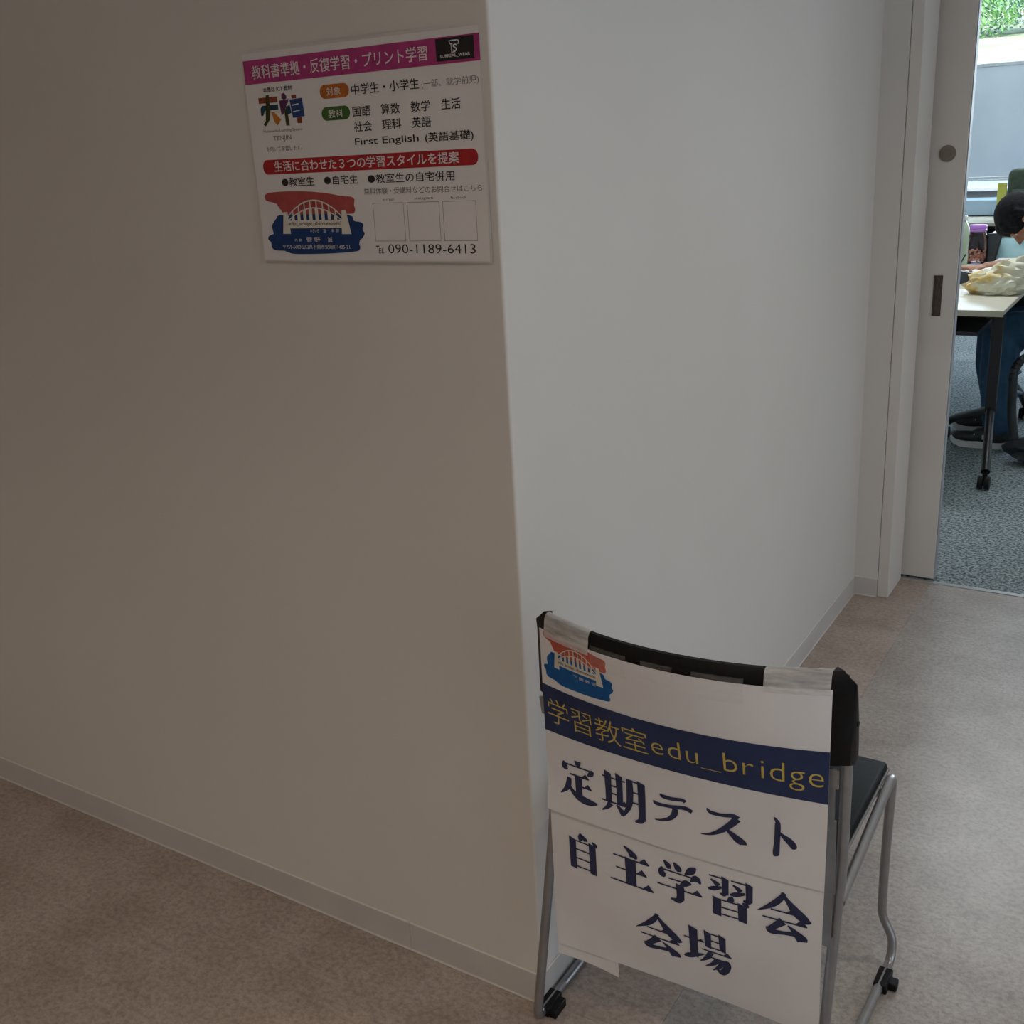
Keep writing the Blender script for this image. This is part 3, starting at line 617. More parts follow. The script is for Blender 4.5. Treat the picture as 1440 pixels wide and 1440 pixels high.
# brush-serif characters drawn stroke by stroke on a 100-unit grid
def H(x0, x1, y, big=1.0): return ('h', x0, x1, y, big)
def V(x, y1, y0, w_=11): return ('v', x, y1, y0, w_)
def B(*p): return ('b', p)
GL = {
 '定': [B((50,100,12),(50,92,10),(51,86,4)), B((14,90,2),(14,82,9),(17,76,11),(22,71,4)), H(14,84,85,0), B((88,87,5),(82,78,9),(74,71,2)), H(28,74,62), V(51,62,12,12), H(51,80,38), B((26,52,8),(24,36,10),(18,22,8),(3,6,2)), B((24,36,3),(34,20,8),(52,9,12),(74,6,12),(97,8,3))],
 '期': [H(2,55,85,0), V(16,98,26,10), V(42,98,26,10), H(16,42,66,0), H(16,42,48,0), H(0,58,27), B((20,24,10),(12,12,6),(0,2,2)), B((34,24,3),(44,14,8),(50,4,9)), B((65,95,10),(65,60,11),(62,30,9),(48,2,2)), H(65,92,92,0), V(92,95,8,11), B((92,14,11),(88,4,9),(76,-1,3)), H(65,92,66,0), H(65,92,42,0)],
 'テ': [B((20,92,3),(26,85,9),(50,85,8),(74,90,8),(82,86,9)), B((2,64,2),(8,56,8),(40,58,7),(80,66,9),(98,60,9)), B((56,56,10),(54,38,11),(42,20,8),(22,8,5),(4,4,2))],
 'ス': [B((14,92,3),(22,82,8),(48,82,7),(70,88,9),(82,82,12)), B((80,82,13),(66,60,11),(44,34,9),(20,16,5),(0,10,2)), B((50,50,3),(68,34,9),(82,22,14),(94,14,12),(96,10,5))],
 'ト': [B((34,100,3),(44,90,9),(46,80,13),(45,40,13),(43,10,15),(44,2,9)), B((48,66,3),(64,56,8),(84,46,13),(98,36,13),(102,31,6))],
 '自': [V(18,84,0,15), V(82,84,0,15), H(18,82,80,0), H(18,82,56,0), H(18,82,31,0), H(18,82,7,0), B((44,104,4),(44,92,12),(40,84,4)), B((44,103,3),(60,90,9),(62,87,2)), B((82,92,3),(92,84,9),(94,80,2))],
 '主': [B((36,104,3),(50,94,9),(58,84,13),(58,80,6)), H(10,90,74,1.3), H(16,84,43,1.3), H(2,98,8,1.4), V(51,75,9,17)],
 '学': [B((18,98,3),(27,88,10),(30,80,5)), B((40,100,3),(49,88,11),(52,80,6)), B((88,102,3),(78,92,12),(64,78,2)), B((14,80,3),(12,68,10),(16,60,11),(20,56,3)), H(14,84,75,0), B((98,66,3),(88,76,11),(76,64,2)), H(28,66,56,0), B((78,58,3),(66,56,11),(54,44,4)), V(54,46,10,12), B((54,16,12),(48,4,10),(32,4,3)), H(2,98,34,1.2)],
 '習': [H(6,40,95,0), V(42,98,58,10), B((42,66,9),(38,56,8),(30,56,2)), B((10,86,3),(20,80,7),(27,74,9)), B((4,60,3),(16,64,8),(34,72,4)), H(54,90,95,0), V(93,98,56,10), B((93,64,10),(90,54,9),(80,54,2)), B((58,86,3),(68,80,7),(75,74,9)), B((52,60,3),(64,64,8),(84,72,4)), B((56,56,3),(54,48,10),(46,42,3)), V(24,42,-2,13), V(79,42,-2,13), H(24,79,40,0), H(24,79,21,0), H(24,79,3,0), B((79,48,3),(87,42,9),(88,38,2))],
 '会': [B((50,102,5),(40,84,9),(24,66,8),(-2,46,1)), B((44,102,3),(56,86,7),(74,64,14),(92,50,12),(103,48,1)), H(24,72,57,1.1), H(8,92,35,1.3), B((48,35,13),(36,22,10),(22,8,8)), B((16,12,2),(24,4,9),(50,7,6),(78,12,8)), B((58,28,2),(72,16,9),(86,2,16),(88,-2,9))],
 '場': [H(-2,40,66,.6), V(20,98,18,13), B((-4,10,2),(6,14,9),(22,22,8),(42,32,2)), V(52,98,56,10), V(84,98,56,10), H(52,84,95,0), H(52,84,77,0), H(52,84,58,0), H(38,100,46,1.0), B((58,44,9),(50,28,8),(40,16,4),(32,10,1)), H(54,90,30,0), B((93,34,4),(93,24,12),(90,8,11),(80,-4,10),(70,2,3)), B((72,29,9),(62,14,7),(44,0,1)), B((84,29,9),(76,12,7),(60,-6,1))],
}
def brush(pr, strokes, cx_, cz_, em, ax=1.0):
    T = lambda x, y: (cx_+(x-50)/100*em*ax, cz_+(y-50)/100*em)
    for s in strokes:
        if s[0] == 'h':
            _, x0, x1, y, big = s; pr.poly([T(x0, y-1.8), T(x1, y-1.8), T(x1, y+1.8), T(x0, y+1.8)])
            if big: pr.poly([T(x1-15*big, y+1.5), T(x1-6*big, y+11*big), T(x1+3, y+1.5), T(x1+3, y-1.8), T(x1-12, y-1.8)])
        elif s[0] == 'v':
            _, x, y1, y0, w_ = s; w_ *= 1.38; pr.poly([T(x-w_/2, y0), T(x+w_/2, y0-2), T(x+w_/2, y1-3), T(x-w_/2-2, y1+3)])
        else:
            P = s[1]; pts = []
            for i in range(len(P)-1):
                p0, p1, p2, p3 = P[max(i-1, 0)], P[i], P[i+1], P[min(i+2, len(P)-1)]
                for k in range(5):
                    t = k/5; pts.append(tuple(.5*((2*p1[j])+(-p0[j]+p2[j])*t+(2*p0[j]-5*p1[j]+4*p2[j]-p3[j])*t*t+(-p0[j]+3*p1[j]-3*p2[j]+p3[j])*t**3) for j in range(3)))
            pts.append(P[-1]); Lf, Rt = [], []
            for i, (x, y, w_) in enumerate(pts):
                a, b = pts[max(i-1, 0)], pts[min(i+1, len(pts)-1)]; dx, dy = b[0]-a[0], b[1]-a[1]; n_ = math.hypot(dx, dy) or 1
                w_ = max(w_*1.42, .9)/2; Lf.append((x-dy/n_*w_, y+dx/n_*w_)); Rt.append((x+dy/n_*w_, y-dx/n_*w_))
            for i in range(len(pts)-1): pr.poly([T(*Lf[i]), T(*Rt[i]), T(*Rt[i+1]), T(*Lf[i+1])])
p_ = Print()
for ch_, cx_, em, ax, cz_ in (('定', -.6768, .068, 1.0, .5205), ('期', -.6010, .071, 1.0, .5210), ('テ', -.5239, .052, 1.15, .5235), ('ス', -.4501, .054, 1.18, .5200), ('ト', -.3665, .062, .60*1.15, .5235)):
    p_ = Print(); brush(p_, GL[ch_], cx_ + (-.0 if ch_ != 'ト' else -.008), cz_, em, ax)
    p_.lay('navy_character', M_navy, sg, sg_s, .0014, .01)
for ch_, cx_, em, ax, cz_ in (('自', -.6765, .064, .86, .3915), ('主', -.5945, .069, 1.04, .3960), ('学', -.5177, .068, 1.03, .3995), ('習', -.4423, .067, 1.0, .4010), ('会', -.3655, .070, 1.0, .3985), ('会', -.5533, .069, 1.04, .2925), ('場', -.4766, .069, 1.0, .2945)):
    p_ = Print(); brush(p_, GL[ch_], cx_, cz_, em, ax)
    p_.lay('navy_character', M_navy, sl, sl_s, .0006, .01)
# loose slip below the lower sheet, behind it
bm = bmesh.new(); G = []
for j in range(5):
    z = .168+.12*j/4; G.append([bm.verts.new((-.739+.108*i/6 + (0.003*(1-j/4)), 1.206+.004*math.sin(i*.5)*(1-j/4), z+.004*(1-j/4)*(1-i/6))) for i in range(7)])
for j in range(4):
    for i in range(6): bm.faces.new((G[j][i], G[j][i+1], G[j+1][i+1], G[j+1][i]))
thick(bm, .0003)
tag(obj('paper_slip', bm, M_paper, None, True), 'blank white paper slip poking out below the lower left of the hanging sign', 'paper')
# strips of clear tape
def tape(label, x0, x1, zlo, wrap, group=None, ztop=.766):
    bm = bmesh.new(); n = 12; path = []
    xs = [x0+(x1-x0)*i/n for i in range(n+1)]
    def col(x):
        c = [(S(x, z)-.0019+(0 if z < .757 else .0012*(z-.757)/.008), z) for z in (zlo, zlo+.003, max(.742, zlo+.006), max(.752, zlo+.009), min(ztop, .765))]
        if wrap:
            y = S(x, .778); c += [(y+.0005, .7745), (y+.0045, .7795), (y+.010, .7800), (y+.0165, .7785), (y+.0185, .772), (y+.019, .760)]
        return c
    G = [[bm.verts.new((x, y + .0007*math.sin(x*310+z*120), z)) for y, z in col(x)] for x in xs]
    for i in range(n):
        for k in range(len(G[0])-1): bm.faces.new((G[i][k], G[i+1][k], G[i+1][k+1], G[i][k+1]))
    return tag(obj('clear_tape', bm, M_tapewrap if wrap else M_tapeflat, None, True), label, 'tape', group)
tape('crinkled clear tape wrapped over the left end of the chair back', -.722, -.637, .748, True)
tape('crinkled clear tape wrapped over the right end of the chair back', -.392, -.3155, .750, True)
tape('flat clear tape holding the sign top edge above the bridge logo', -.634, -.576, .730, False)
tape('shortest flat clear tape on the middle of the sign top edge', -.553, -.508, .738, False)
tape('flat clear tape on the sign top edge, right of the middle', -.482, -.416, .728, False)


# ================================================================== the classroom beyond the door
struct('wall_left_2', box(-4.7, -4.6, 3.40, 10.4, -.01, 2.6), M_wall)
struct('wall_right_2', box(3.3, 3.4, 3.56, 10.4, -.01, 2.6), M_wall)
struct('ceiling_2', box(-4.6, 3.3, 3.345, 10.4, 2.6, 2.7), M_ceil)
bm = bmesh.new()
bx(bm, -4.6, 3.3, 10.3, 10.4, -.01, .86); bx(bm, -4.6, 3.3, 10.3, 10.4, 2.5, 2.6); bx(bm, -4.6, -4.2, 10.3, 10.4, .86, 2.5); bx(bm, 2.9, 3.3, 10.3, 10.4, .86, 2.5)
struct('wall_far', bm, M_wall)
M_alu = mat('window_aluminium', (.62, .66, .68), .35, metal=.4); grain(M_alu, (.58, .62, .64), (.66, .70, .72), 30, 2)
M_glass = glass_mat('window_glass', (.90, .97, .97))
win = thing('window_1', (-.65, 10.3, .86), kind='structure')
bm = bmesh.new()
bx(bm, -4.2, 2.9, 10.30, 10.36, .86, .91); bx(bm, -4.2, 2.9, 10.30, 10.36, 2.45, 2.5)
for x in (-4.2, -2.43, -.65, 1.12, 2.86): bx(bm, x, x+.04, 10.30, 10.36, .91, 2.45)
obj('window_frame', bm, M_alu, win)
for x0, x1 in ((-4.16, -2.43), (-2.39, -.65), (-.61, 1.12), (1.16, 2.86)): obj('window_pane', box(x0, x1, 10.325, 10.331, .91, 2.45), M_glass, win)
obj('window_sill', box(-4.2, 2.9, 10.20, 10.2995, .83, .86, .003, 1), M_frame, win)
struct('baseboard_far', box(-4.6, 3.3, 10.288, 10.2995, 0.0, .06), M_base)

# ceiling lamp of the classroom, plus a hanging one added for a glass reflection
M_lamp = bpy.data.materials.new('lit_led_diffuser'); M_lamp.use_nodes = True
_b = M_lamp.node_tree.nodes['Principled BSDF']; _b.inputs['Emission Color'].default_value = (.9, .96, 1, 1); _b.inputs['Emission Strength'].default_value = 3.0
M_white = mat('white_enamel', (.8, .81, .82), .4); grain(M_white, (.78, .79, .80), (.82, .83, .84), 20, 2)
for (x, y, lb) in ((-1.75, 7.4, 'hanging white strip standing in for a lamp reflection in the classroom window'), (-.8, 5.6, 'ceiling strip lamp above the study table')):
    z = 2.6 if y < 6 else 2.36
    t = thing('strip_lamp', (x, y, z), lb, 'lamp')
    L = .62
    obj('lamp_housing', box(x-.06, x+.06, y-L, y+L, z-.05, z-.0005, .008, 2), M_white, t)
    obj('diffuser', box(x-.045, x+.045, y-L+.01, y+L-.01, z-.07, z-.05, .006, 2), M_lamp, t)
    if y > 6:
        for dy in (-.4, .4):
            bm = bmesh.new(); cyl(bm, (x, y+dy, z-.001), (x, y+dy, 2.5995), .004, n=8); obj('suspension_wire', bm, M_alu, t)

# whiteboard on wheels in front of the window
M_wb = mat('whiteboard_enamel', (.66, .72, .78), .3, coat=.3); grain(M_wb, (.64, .70, .76), (.69, .75, .80), 3, 2)
t = thing('mobile_whiteboard', (-1.9, 9.85, 0), 'pale blue-white movable whiteboard standing in front of the classroom window', 'whiteboard')
obj('board', box(-2.9, -.95, 9.845, 9.865, .965, 1.80), M_wb, t)
bm = bmesh.new()
for a in ((-2.92, -.93, .94, .965), (-2.92, -.93, 1.80, 1.83)): bx(bm, a[0], a[1], 9.84, 9.87, a[2], a[3], .004, 1)
for x in (-2.92, -.95): bx(bm, x, x+.02, 9.84, 9.87, .966, 1.799)
obj('board_frame', bm, M_alu, t)
obj('pen_tray', box(-2.6, -1.3, 9.79, 9.8395, .935, .945, .003, 1), M_alu, t)
for x in (-2.94, -.91):
    bm = bmesh.new(); tube(bm, [(x, 9.855, .07), (x, 9.855, 1.75)], .014, 10); tube(bm, [(x, 9.6, .065), (x, 10.1, .065)], .014, 10); obj('stand', bm, M_alu, t, True)
    for yy in (9.62, 10.08):
        bm = bmesh.new(); cyl(bm, (x-.012, yy, .026), (x+.012, yy, .026), .025, n=16); obj('caster', bm, M_black, t, True)
# low cabinet along the window
t = thing('low_cabinet', (-1.7, 9.38, 0), 'low navy cabinet with a pale blue top band under the whiteboard', 'cabinet')
M_navyc = mat('navy_laminate', (.02, .035, .07), .5); grain(M_navyc, (.018, .03, .06), (.024, .04, .08), 10, 2)
M_pale = mat('pale_blue_laminate', (.42, .58, .75), .35); grain(M_pale, (.40, .56, .73), (.45, .61, .77), 4, 2)
obj('cabinet_body', box(-3.1, -.6, 9.24, 9.53, .0, .705), M_navyc, t)
obj('top_band', box(-3.12, -.58, 9.225, 9.55, .7055, .82, .006, 2), M_pale, t)
for k in range(4): obj('cabinet_door', box(-3.09+k*.625, -3.09+k*.625+.61, 9.228, 9.2395, .03, .69, .002, 1), M_navyc, t)

# training tables (flip-top, black frame, castors)
M_top = mat('cream_table_laminate', (.66, .62, .50), .35, coat=.1); grain(M_top, (.63, .59, .47), (.69, .65, .53), 12, 3, stretch=(1, 8, 1))
M_edge = mat('table_edge_band', (.42, .40, .30), .5); grain(M_edge, (.40, .38, .28), (.45, .43, .33), 20, 2)
M_blackf = mat('black_frame_steel', (.014, .014, .016), .4, metal=.2); grain(M_blackf, (.012, .012, .014), (.018, .018, .02), 60, 2)
def training_table(x1, y0, lab, diag=False, w_=1.8, d=.597):
    fl_ = .375 if diag else .27
    x0 = x1-w_
    t = thing('training_table', ((x0+x1)/2, y0+d/2, 0), lab, 'table', 'training tables of the classroom')
    obj('tabletop', box(x0, x1, y0, y0+d, .6785, .70, .003, 1), M_top, t)
    bm = bmesh.new(); bx(bm, x0-.0015, x1+.0015, y0-.002, y0-.0002, .677, .699)
    obj('edge_band', bm, M_edge, t)
    obj('under_shelf', box(x0+.12, x1-.10, y0+.08, y0+.44, .585, .60), M_blackf, t)
    obj('modesty_panel', box(x0+.12, x1-.10, y0+.45, y0+.462, .56, .677), M_blackf, t)
    for s, xp in ((1, x1-.055), (-1, x0+.055)):
        yc = y0+d/2
        bm = bmesh.new(); bx(bm, xp-.022, xp+.022, yc-.016, yc+.016, .22, .655, .006, 2); bx(bm, xp-.018, xp+.018, yc-.22, yc+.22, .655, .678, .004, 1)
        obj('post', bm, M_blackf, t)
        cyl_pts = [((xp, yc, .235), (xp+.055*s, yc-fl_, .068)), ((xp, yc, .235), ((xp-.24*s) if diag and s > 0 else xp+.04*s, yc+(.37 if diag and s > 0 else .25), .068))]
        for a, b in cyl_pts:
            bm = bmesh.new(); tube(bm, fillet([a, (Vector(a)*.25+Vector(b)*.75)+Vector((0, 0, .012)), b], .1, 5), [.02]+[.018]*5+[.016]*2 if False else .0175, 12)
            obj('foot_bar', bm, M_blackf, t, True)
            bx_, by_ = b[0], b[1]
            bm = bmesh.new(); cyl(bm, (bx_-.022, by_-.018, .0275), (bx_-.004, by_-.018, .0275), .027, n=18); cyl(bm, (bx_+.004, by_-.018, .0275), (bx_+.022, by_-.018, .0275), .027, n=18)
            cyl(bm, (bx_-.006, by_-.018, .0275), (bx_+.006, by_-.018, .0275), .012, n=10); cyl(bm, (bx_, by_-.008, .03), (bx_, by_-.004, .068), .010, n=10)
            obj('caster', bm, M_black, t, True)
    return t
training_table(-.617, 4.56, 'cream topped training table nearest the door with a carrier bag on it', True)
training_table(-.617, 5.16, 'cream topped training table the seated person leans on, second from the door')
training_table(-.617, 5.76, 'cream topped training table carrying the candy jar, third from the door')
training_table(-.75, 8.62, 'far cream topped training table in front of the low navy cabinet')

# items on the tables
M_bag = mat('cream_plastic_film', (.70, .66, .42), .38, spec=.4)
grain(M_bag, (.70, .50, .16), (.74, .73, .58), 9, 3, .38, .52, .5, 30, dist=.004)
def lumpy(name, c, rad, amp, fr, m, seed=0, label=None, cat=None, sub=4, flat=None, parent=None, sharp=1.0):
    from mathutils import noise
    bm = bmesh.new(); bmesh.ops.create_icosphere(bm, subdivisions=sub, radius=1.0)
    for v in bm.verts:
        n0 = v.co.normalized(); k = noise.noise(n0*fr+Vector((seed, 0, 0)))+.5*noise.noise(n0*fr*2.3+Vector((0, seed, 0)))
        k2 = 1-abs(noise.noise(n0*fr*1.4+Vector((0, 0, seed))))*2
        p = n0*(1+amp*k+amp*.7*sharp*k2)
        v.co = Vector(c)+Vector((p.x*rad[0], p.y*rad[1], p.z*rad[2]))
        if flat is not None: v.co.z = max(v.co.z, flat + .0005)
    o = obj(name, bm, m, parent, True)
    if label: tag(o, label, cat)
    return o
t = thing('carrier_bag', (-.72, 5.04, .70), 'crumpled cream and yellow plastic carrier bag at the near edge of the table', 'bag')
lumpy('bag_body', (-.705, 5.055, .735), (.125, .085, .062), .22, 2.4, M_bag, 3, flat=.7003, parent=t)
lumpy('gathered_top', (-.655, 5.06, .792), (.075, .05, .040), .45, 3.0, M_bag, 8, parent=t, sub=3)
lumpy('tied_handle', (-.63, 5.05, .822), (.020, .018, .030), .4, 3.0, M_bag, 5, parent=t, sub=3)
M_pouch = mat('black_nylon', (.015, .02, .024), .5); grain(M_pouch, (.012, .016, .02), (.03, .036, .042), 12, 2)
bm = bmesh.new(); prism(bm, [(-1.02, 5.27), (-.865, 5.31), (-.865, 5.40), (-1.02, 5.44)], .7005, .745)
for v in bm.verts:
    if v.co.z > .72: v.co.z += .035*(-.865-v.co.x)/.155; v.co.y = 5.355+(v.co.y-5.355)*.5
bmesh.ops.bevel(bm, geom=bm.edges[:], offset=.006, segments=2, affect='EDGES')
tag(obj('pen_pouch', bm, M_pouch, None, True), 'black wedge shaped pen pouch beside the carrier bag', 'pouch')
lumpy('paper_tissue', (-.855, 5.50, .720), (.040, .035, .020), .5, 3.2, M_white, 2, 'crumpled white tissue between the pen pouch and the hand', 'tissue', 3, .7003)
# candy jar
t = thing('candy_jar', (-.985, 6.13, .70), 'clear plastic jar with a purple screw lid holding orange snacks', 'jar')
M_jar = glass_mat('clear_purple_plastic', (.80, .76, .86), .2, .08); M_lid = mat('purple_plastic_lid', (.42, .16, .62), .3, coat=.2); grain(M_lid, (.40, .15, .60), (.46, .2, .66), 20, 2)
bm = bmesh.new(); jx, jy = -.985, 6.13
lathe(bm, jx, jy, [(.046, .7006), (.053, .708), (.056, .74), (.056, .80), (.050, .835), (.040, .856), (.038, .862)], 28); obj('jar_wall', bm, M_jar, t, True)
bm = bmesh.new(); lathe(bm, jx, jy, [(.041, .8625), (.043, .865), (.043, .873), (.041, .875), (.043, .878), (.043, .892), (.040, .896)], 28); obj('screw_lid', bm, M_lid, t, True)
M_sn = mat('orange_snack', (.72, .33, .13), .5); grain(M_sn, (.72, .20, .08), (.95, .62, .34), 60, 2)
bm = bmesh.new()
for k in range(70):
    a, rr, z = random.random()*6.28, .044*math.sqrt(random.random()), .712+random.random()*.055
    m4 = Matrix.Translation((jx+rr*math.cos(a), jy+rr*math.sin(a), z)) @ Matrix.Rotation(random.random()*3, 4, (random.random(), random.random(), 1)) @ Matrix.Diagonal((.010, .006, .006, 1))
    bmesh.ops.create_icosphere(bm, subdivisions=1, radius=1, matrix=m4)
obj('snack_pieces', bm, M_sn, t, True)['kind'] = 'stuff'
# bottle
t = thing('drink_bottle', (-1.012, 5.86, .70), 'tall pale green drink bottle with a white cap left of the candy jar', 'bottle')
M_bt = mat('pale_green_plastic', (.36, .46, .34), .25, coat=.4); grain(M_bt, (.34, .44, .32), (.42, .52, .40), 12, 2)
bm = bmesh.new(); lathe(bm, -1.012, 5.86, [(.026, .7005), (.031, .706), (.032, .76), (.030, .80), (.032, .84), (.031, .90), (.025, .915), (.014, .935), (.013, .94)], 26); obj('bottle_body', bm, M_bt, t, True)
bm = bmesh.new(); lathe(bm, -1.012, 5.86, [(.0165, .9405), (.0175, .944), (.0175, .96), (.0155, .964)], 22); obj('bottle_cap', bm, M_white, t, True)
# clear case, papers, dark cup
t = thing('document_case', (-.75, 6.26, .70), 'clear light blue plastic case standing behind the writing arm', 'case')
M_case = mat('frosted_blue_plastic', (.42, .66, .74), .25, coat=.4); grain(M_case, (.38, .62, .70), (.50, .74, .80), 8, 3)
obj('case_body', box(-.925, -.64, 6.20, 6.33, .7005, .83, .012, 3), M_case, t, True); obj('case_lid', box(-.93, -.635, 6.195, 6.335, .8305, .85, .006, 2), M_white, t, True)
obj('latch', box(-.80, -.76, 6.186, 6.1945, .815, .845, .002, 1), M_case, t)
for k in range(6):
    tag(obj('exercise_book', box(-.87+.004*math.sin(k*2), -.64+.003*math.cos(k*3), 5.97+.003*math.sin(k), 6.12, .7004+k*.0048, .7047+k*.0048), M_white), ('bottom', 'second from bottom', 'third from bottom', 'third from top', 'second from top', 'topmost')[k]+' white exercise book of the pile before the clear blue case', 'book', 'exercise books on the table')
bm = bmesh.new(); prism(bm, [(-.945, 6.14), (-.890, 6.14), (-.890, 6.18), (-.945, 6.18)], .7005, .85)
for v in bm.verts:
    if v.co.z > .8: v.co.x += .012+.35*(v.co.x+.917)
    else: v.co.x = -.917+(v.co.x+.917)*.8
bmesh.ops.bevel(bm, geom=bm.edges[:], offset=.006, segments=2, affect='EDGES')
tag(obj('pencil_case', bm, M_pouch, None, True), 'upright dark pencil case just right of the candy jar', 'pencil case')
# backpack and folder on the far table
t = thing('green_backpack', (-1.12, 8.9, .70), 'dark olive green backpack standing on the far table', 'backpack')
M_ol = mat('olive_canvas', (.055, .085, .055), .8); grain(M_ol, (.045, .07, .045), (.07, .10, .065), 30, 3, bump=.3)
bm = bmesh.new(); bx(bm, -1.245, -.95, 8.80, 9.0, .7005, 1.06, .045, 4); obj('pack_body', bm, M_ol, t, True)
bm = bmesh.new(); bx(bm, -1.21, -.985, 8.765, 8.7995, .73, .92, .015, 3); obj('front_pocket', bm, M_ol, t, True)
bm = bmesh.new(); tube(bm, fillet([(-1.13, 8.9, 1.055), (-1.13, 8.9, 1.09), (-1.06, 8.9, 1.09), (-1.06, 8.9, 1.055)], .03), .007, 8); obj('grab_handle', bm, M_ol, t, True)
M_yf = mat('yellow_card', (.66, .66, .10), .6); grain(M_yf, (.64, .63, .08), (.70, .70, .14), 9, 2)
bm = bmesh.new(); bx(bm, -1.315, -1.253, 8.86, 8.875, .7005, .96, .002, 1); tag(obj('yellow_folder', bm, M_yf), 'yellow card folder leaning beside the olive backpack', 'folder')

# ---- person bent over the table
def chain(bm, pts, n=12):
    """tapered limb: consecutive (x, y, z, r), closed and overlapping"""
    for a, b in zip(pts, pts[1:]):
        cyl(bm, a[:3], b[:3], a[3], b[3], n)
    for p in pts:
        bmesh.ops.create_icosphere(bm, subdivisions=2, radius=p[3], matrix=Matrix.Translation(p[:3]))
def ell(bm, c, rad, rot=None):
    m4 = Matrix.Translation(c) @ (rot or Matrix.Identity(4)) @ Matrix.Diagonal((*rad, 1)); bmesh.ops.create_icosphere(bm, subdivisions=3, radius=1, matrix=m4)
def fuse(name, bm, m, parent, voxel=.008, it=3):
    """one continuous skin from overlapping pieces"""
    me = bpy.data.meshes.new('tmp'); bmesh.ops.recalc_face_normals(bm, faces=bm.faces[:]); bm.to_mesh(me); bm.free()
    o = bpy.data.objects.new('tmp', me); C.objects.link(o)
    md = o.modifiers.new('r', 'REMESH'); md.mode = 'VOXEL'; md.voxel_size = voxel; md.use_smooth_shade = True
    sm = o.modifiers.new('s', 'SMOOTH'); sm.iterations = it; sm.factor = .5
    dg = bpy.context.evaluated_depsgraph_get(); ne = bpy.data.meshes.new_from_object(o.evaluated_get(dg)); bpy.data.objects.remove(o)
    ne.name = name; ne.materials.clear(); ne.materials.append(m)
    for p in ne.polygons: p.use_smooth = True
    q = bpy.data.objects.new(name, ne); C.objects.link(q); q.parent = parent; ne.transform(Matrix.Translation(-world_loc(parent))); return q
per = thing('person', (-.25, 5.40, 0), 'person with short black hair in navy shirt and blue trousers bent writing at the table', 'person')
M_skin = mat('skin', (.36, .17, .10), .55); grain(M_skin, (.33, .15, .09), (.40, .20, .125), 25, 3)
M_hair = mat('black_hair', (.008, .008, .010), .75, spec=.12); grain(M_hair, (.006, .006, .008), (.016, .016, .020), 60, 3, bump=.5, stretch=(1, 8, 1), dist=.003)
M_shirt = mat('navy_shirt', (.018, .022, .045), .85); grain(M_shirt, (.016, .02, .04), (.024, .028, .055), 80, 3, bump=.3)
M_trs = mat('blue_trousers', (.022, .075, .15), .85); grain(M_trs, (.016, .058, .12), (.03, .095, .18), 14, 4, bump=.5, bscale=18, dist=.006)
hc = Vector((-.684, 5.40, .985)); hf = Vector((-.30, 0, -.954)); hu = Vector((-.954, 0, .30)); hs = Vector((0, 1, 0))
def hp(a, b, c): return hc + hf*a + hs*b + hu*c
hrot = Matrix((hf, hs, hu)).transposed().to_4x4()
bm = bmesh.new()
ell(bm, hp(0, 0, .02), (.088, .072, .095), hrot); ell(bm, hp(.028, 0, -.055), (.058, .052, .052), hrot)            # skull, jaw
ell(bm, hp(.060, 0, -.092), (.020, .022, .018), hrot)                                                              # chin
chain(bm, [(*hp(.084, 0, .005), .007), (*hp(.103, 0, -.028), .010)]); ell(bm, hp(.092, .011, -.032), (.010, .008, .007), hrot); ell(bm, hp(.092, -.011, -.032), (.010, .008, .007), hrot)  # nose
ell(bm, hp(.084, 0, -.056), (.010, .022, .005), hrot); ell(bm, hp(.082, 0, -.065), (.010, .019, .006), hrot)      # lips
ell(bm, hp(.078, .03, .012), (.010, .022, .006), hrot); ell(bm, hp(.078, -.03, .012), (.010, .022, .006), hrot)  # brow
for s in (1, -1): ell(bm, hp(-.008, .074*s, -.015), (.016, .007, .027), hrot); chain(bm, [(*hp(-.018, .078*s, -.002), .004), (*hp(-.020, .082*s, -.018), .004), (*hp(-.008, .077*s, -.036), .004)])  # ears
chain(bm, [(*hp(-.02, 0, -.05), .050), (-.575, 5.40, .885, .055), (-.50, 5.40, .86, .075)])
chain(bm, [(-.50, 5.40, .85, .08), (-.40, 5.40, .78, .115), (-.30, 5.40, .66, .11), (-.23, 5.40, .55, .125)])
def hand(wr, d, up, side):
    wr, d, up = Vector(wr), Vector(d).normalized(), Vector(up).normalized(); sd_ = d.cross(up).normalized()*side
    pc = wr + d*.045
    m4 = Matrix((d, sd_, up)).transposed().to_4x4()
    ell(bm, pc, (.046, .037, .014), m4)
    for k, (off, L) in enumerate(((.027, .062), (.009, .070), (-.010, .065), (-.027, .050))):
        b0 = pc + d*.035 + sd_*off; b1 = b0 + d*L*.45 + up*.004; b2 = b1 + d*L*.25 - up*.016; b3 = b2 + d*L*.1 - up*.018
        chain(bm, [(*b0, .0088), (*b1, .0082), (*b2, .0074), (*b3, .0064)], 8)
    t0 = wr + d*.018 + sd_*.030; t1 = t0 + sd_*.022 + d*.024 - up*.004; t2 = t1 + d*.026 - sd_*.010 - up*.010
    chain(bm, [(*t0, .0125), (*t1, .0095), (*t2, .0078)], 8)
chain(bm, [(-.51, 5.55, .85, .05), (-.60, 5.655, .765, .040), (-.72, 5.665, .748, .036), (-.855, 5.64, .738, .025)]); hand((-.855, 5.64, .738), (-1, -.1, -.02), (0, 0, 1), -1)
chain(bm, [(-.50, 5.25, .85, .05), (-.59, 5.205, .768, .040), (-.65, 5.235, .750, .035), (-.745, 5.33, .736, .025)]); hand((-.745, 5.33, .736), (-.55, .83, -.02), (0, 0, 1), 1)
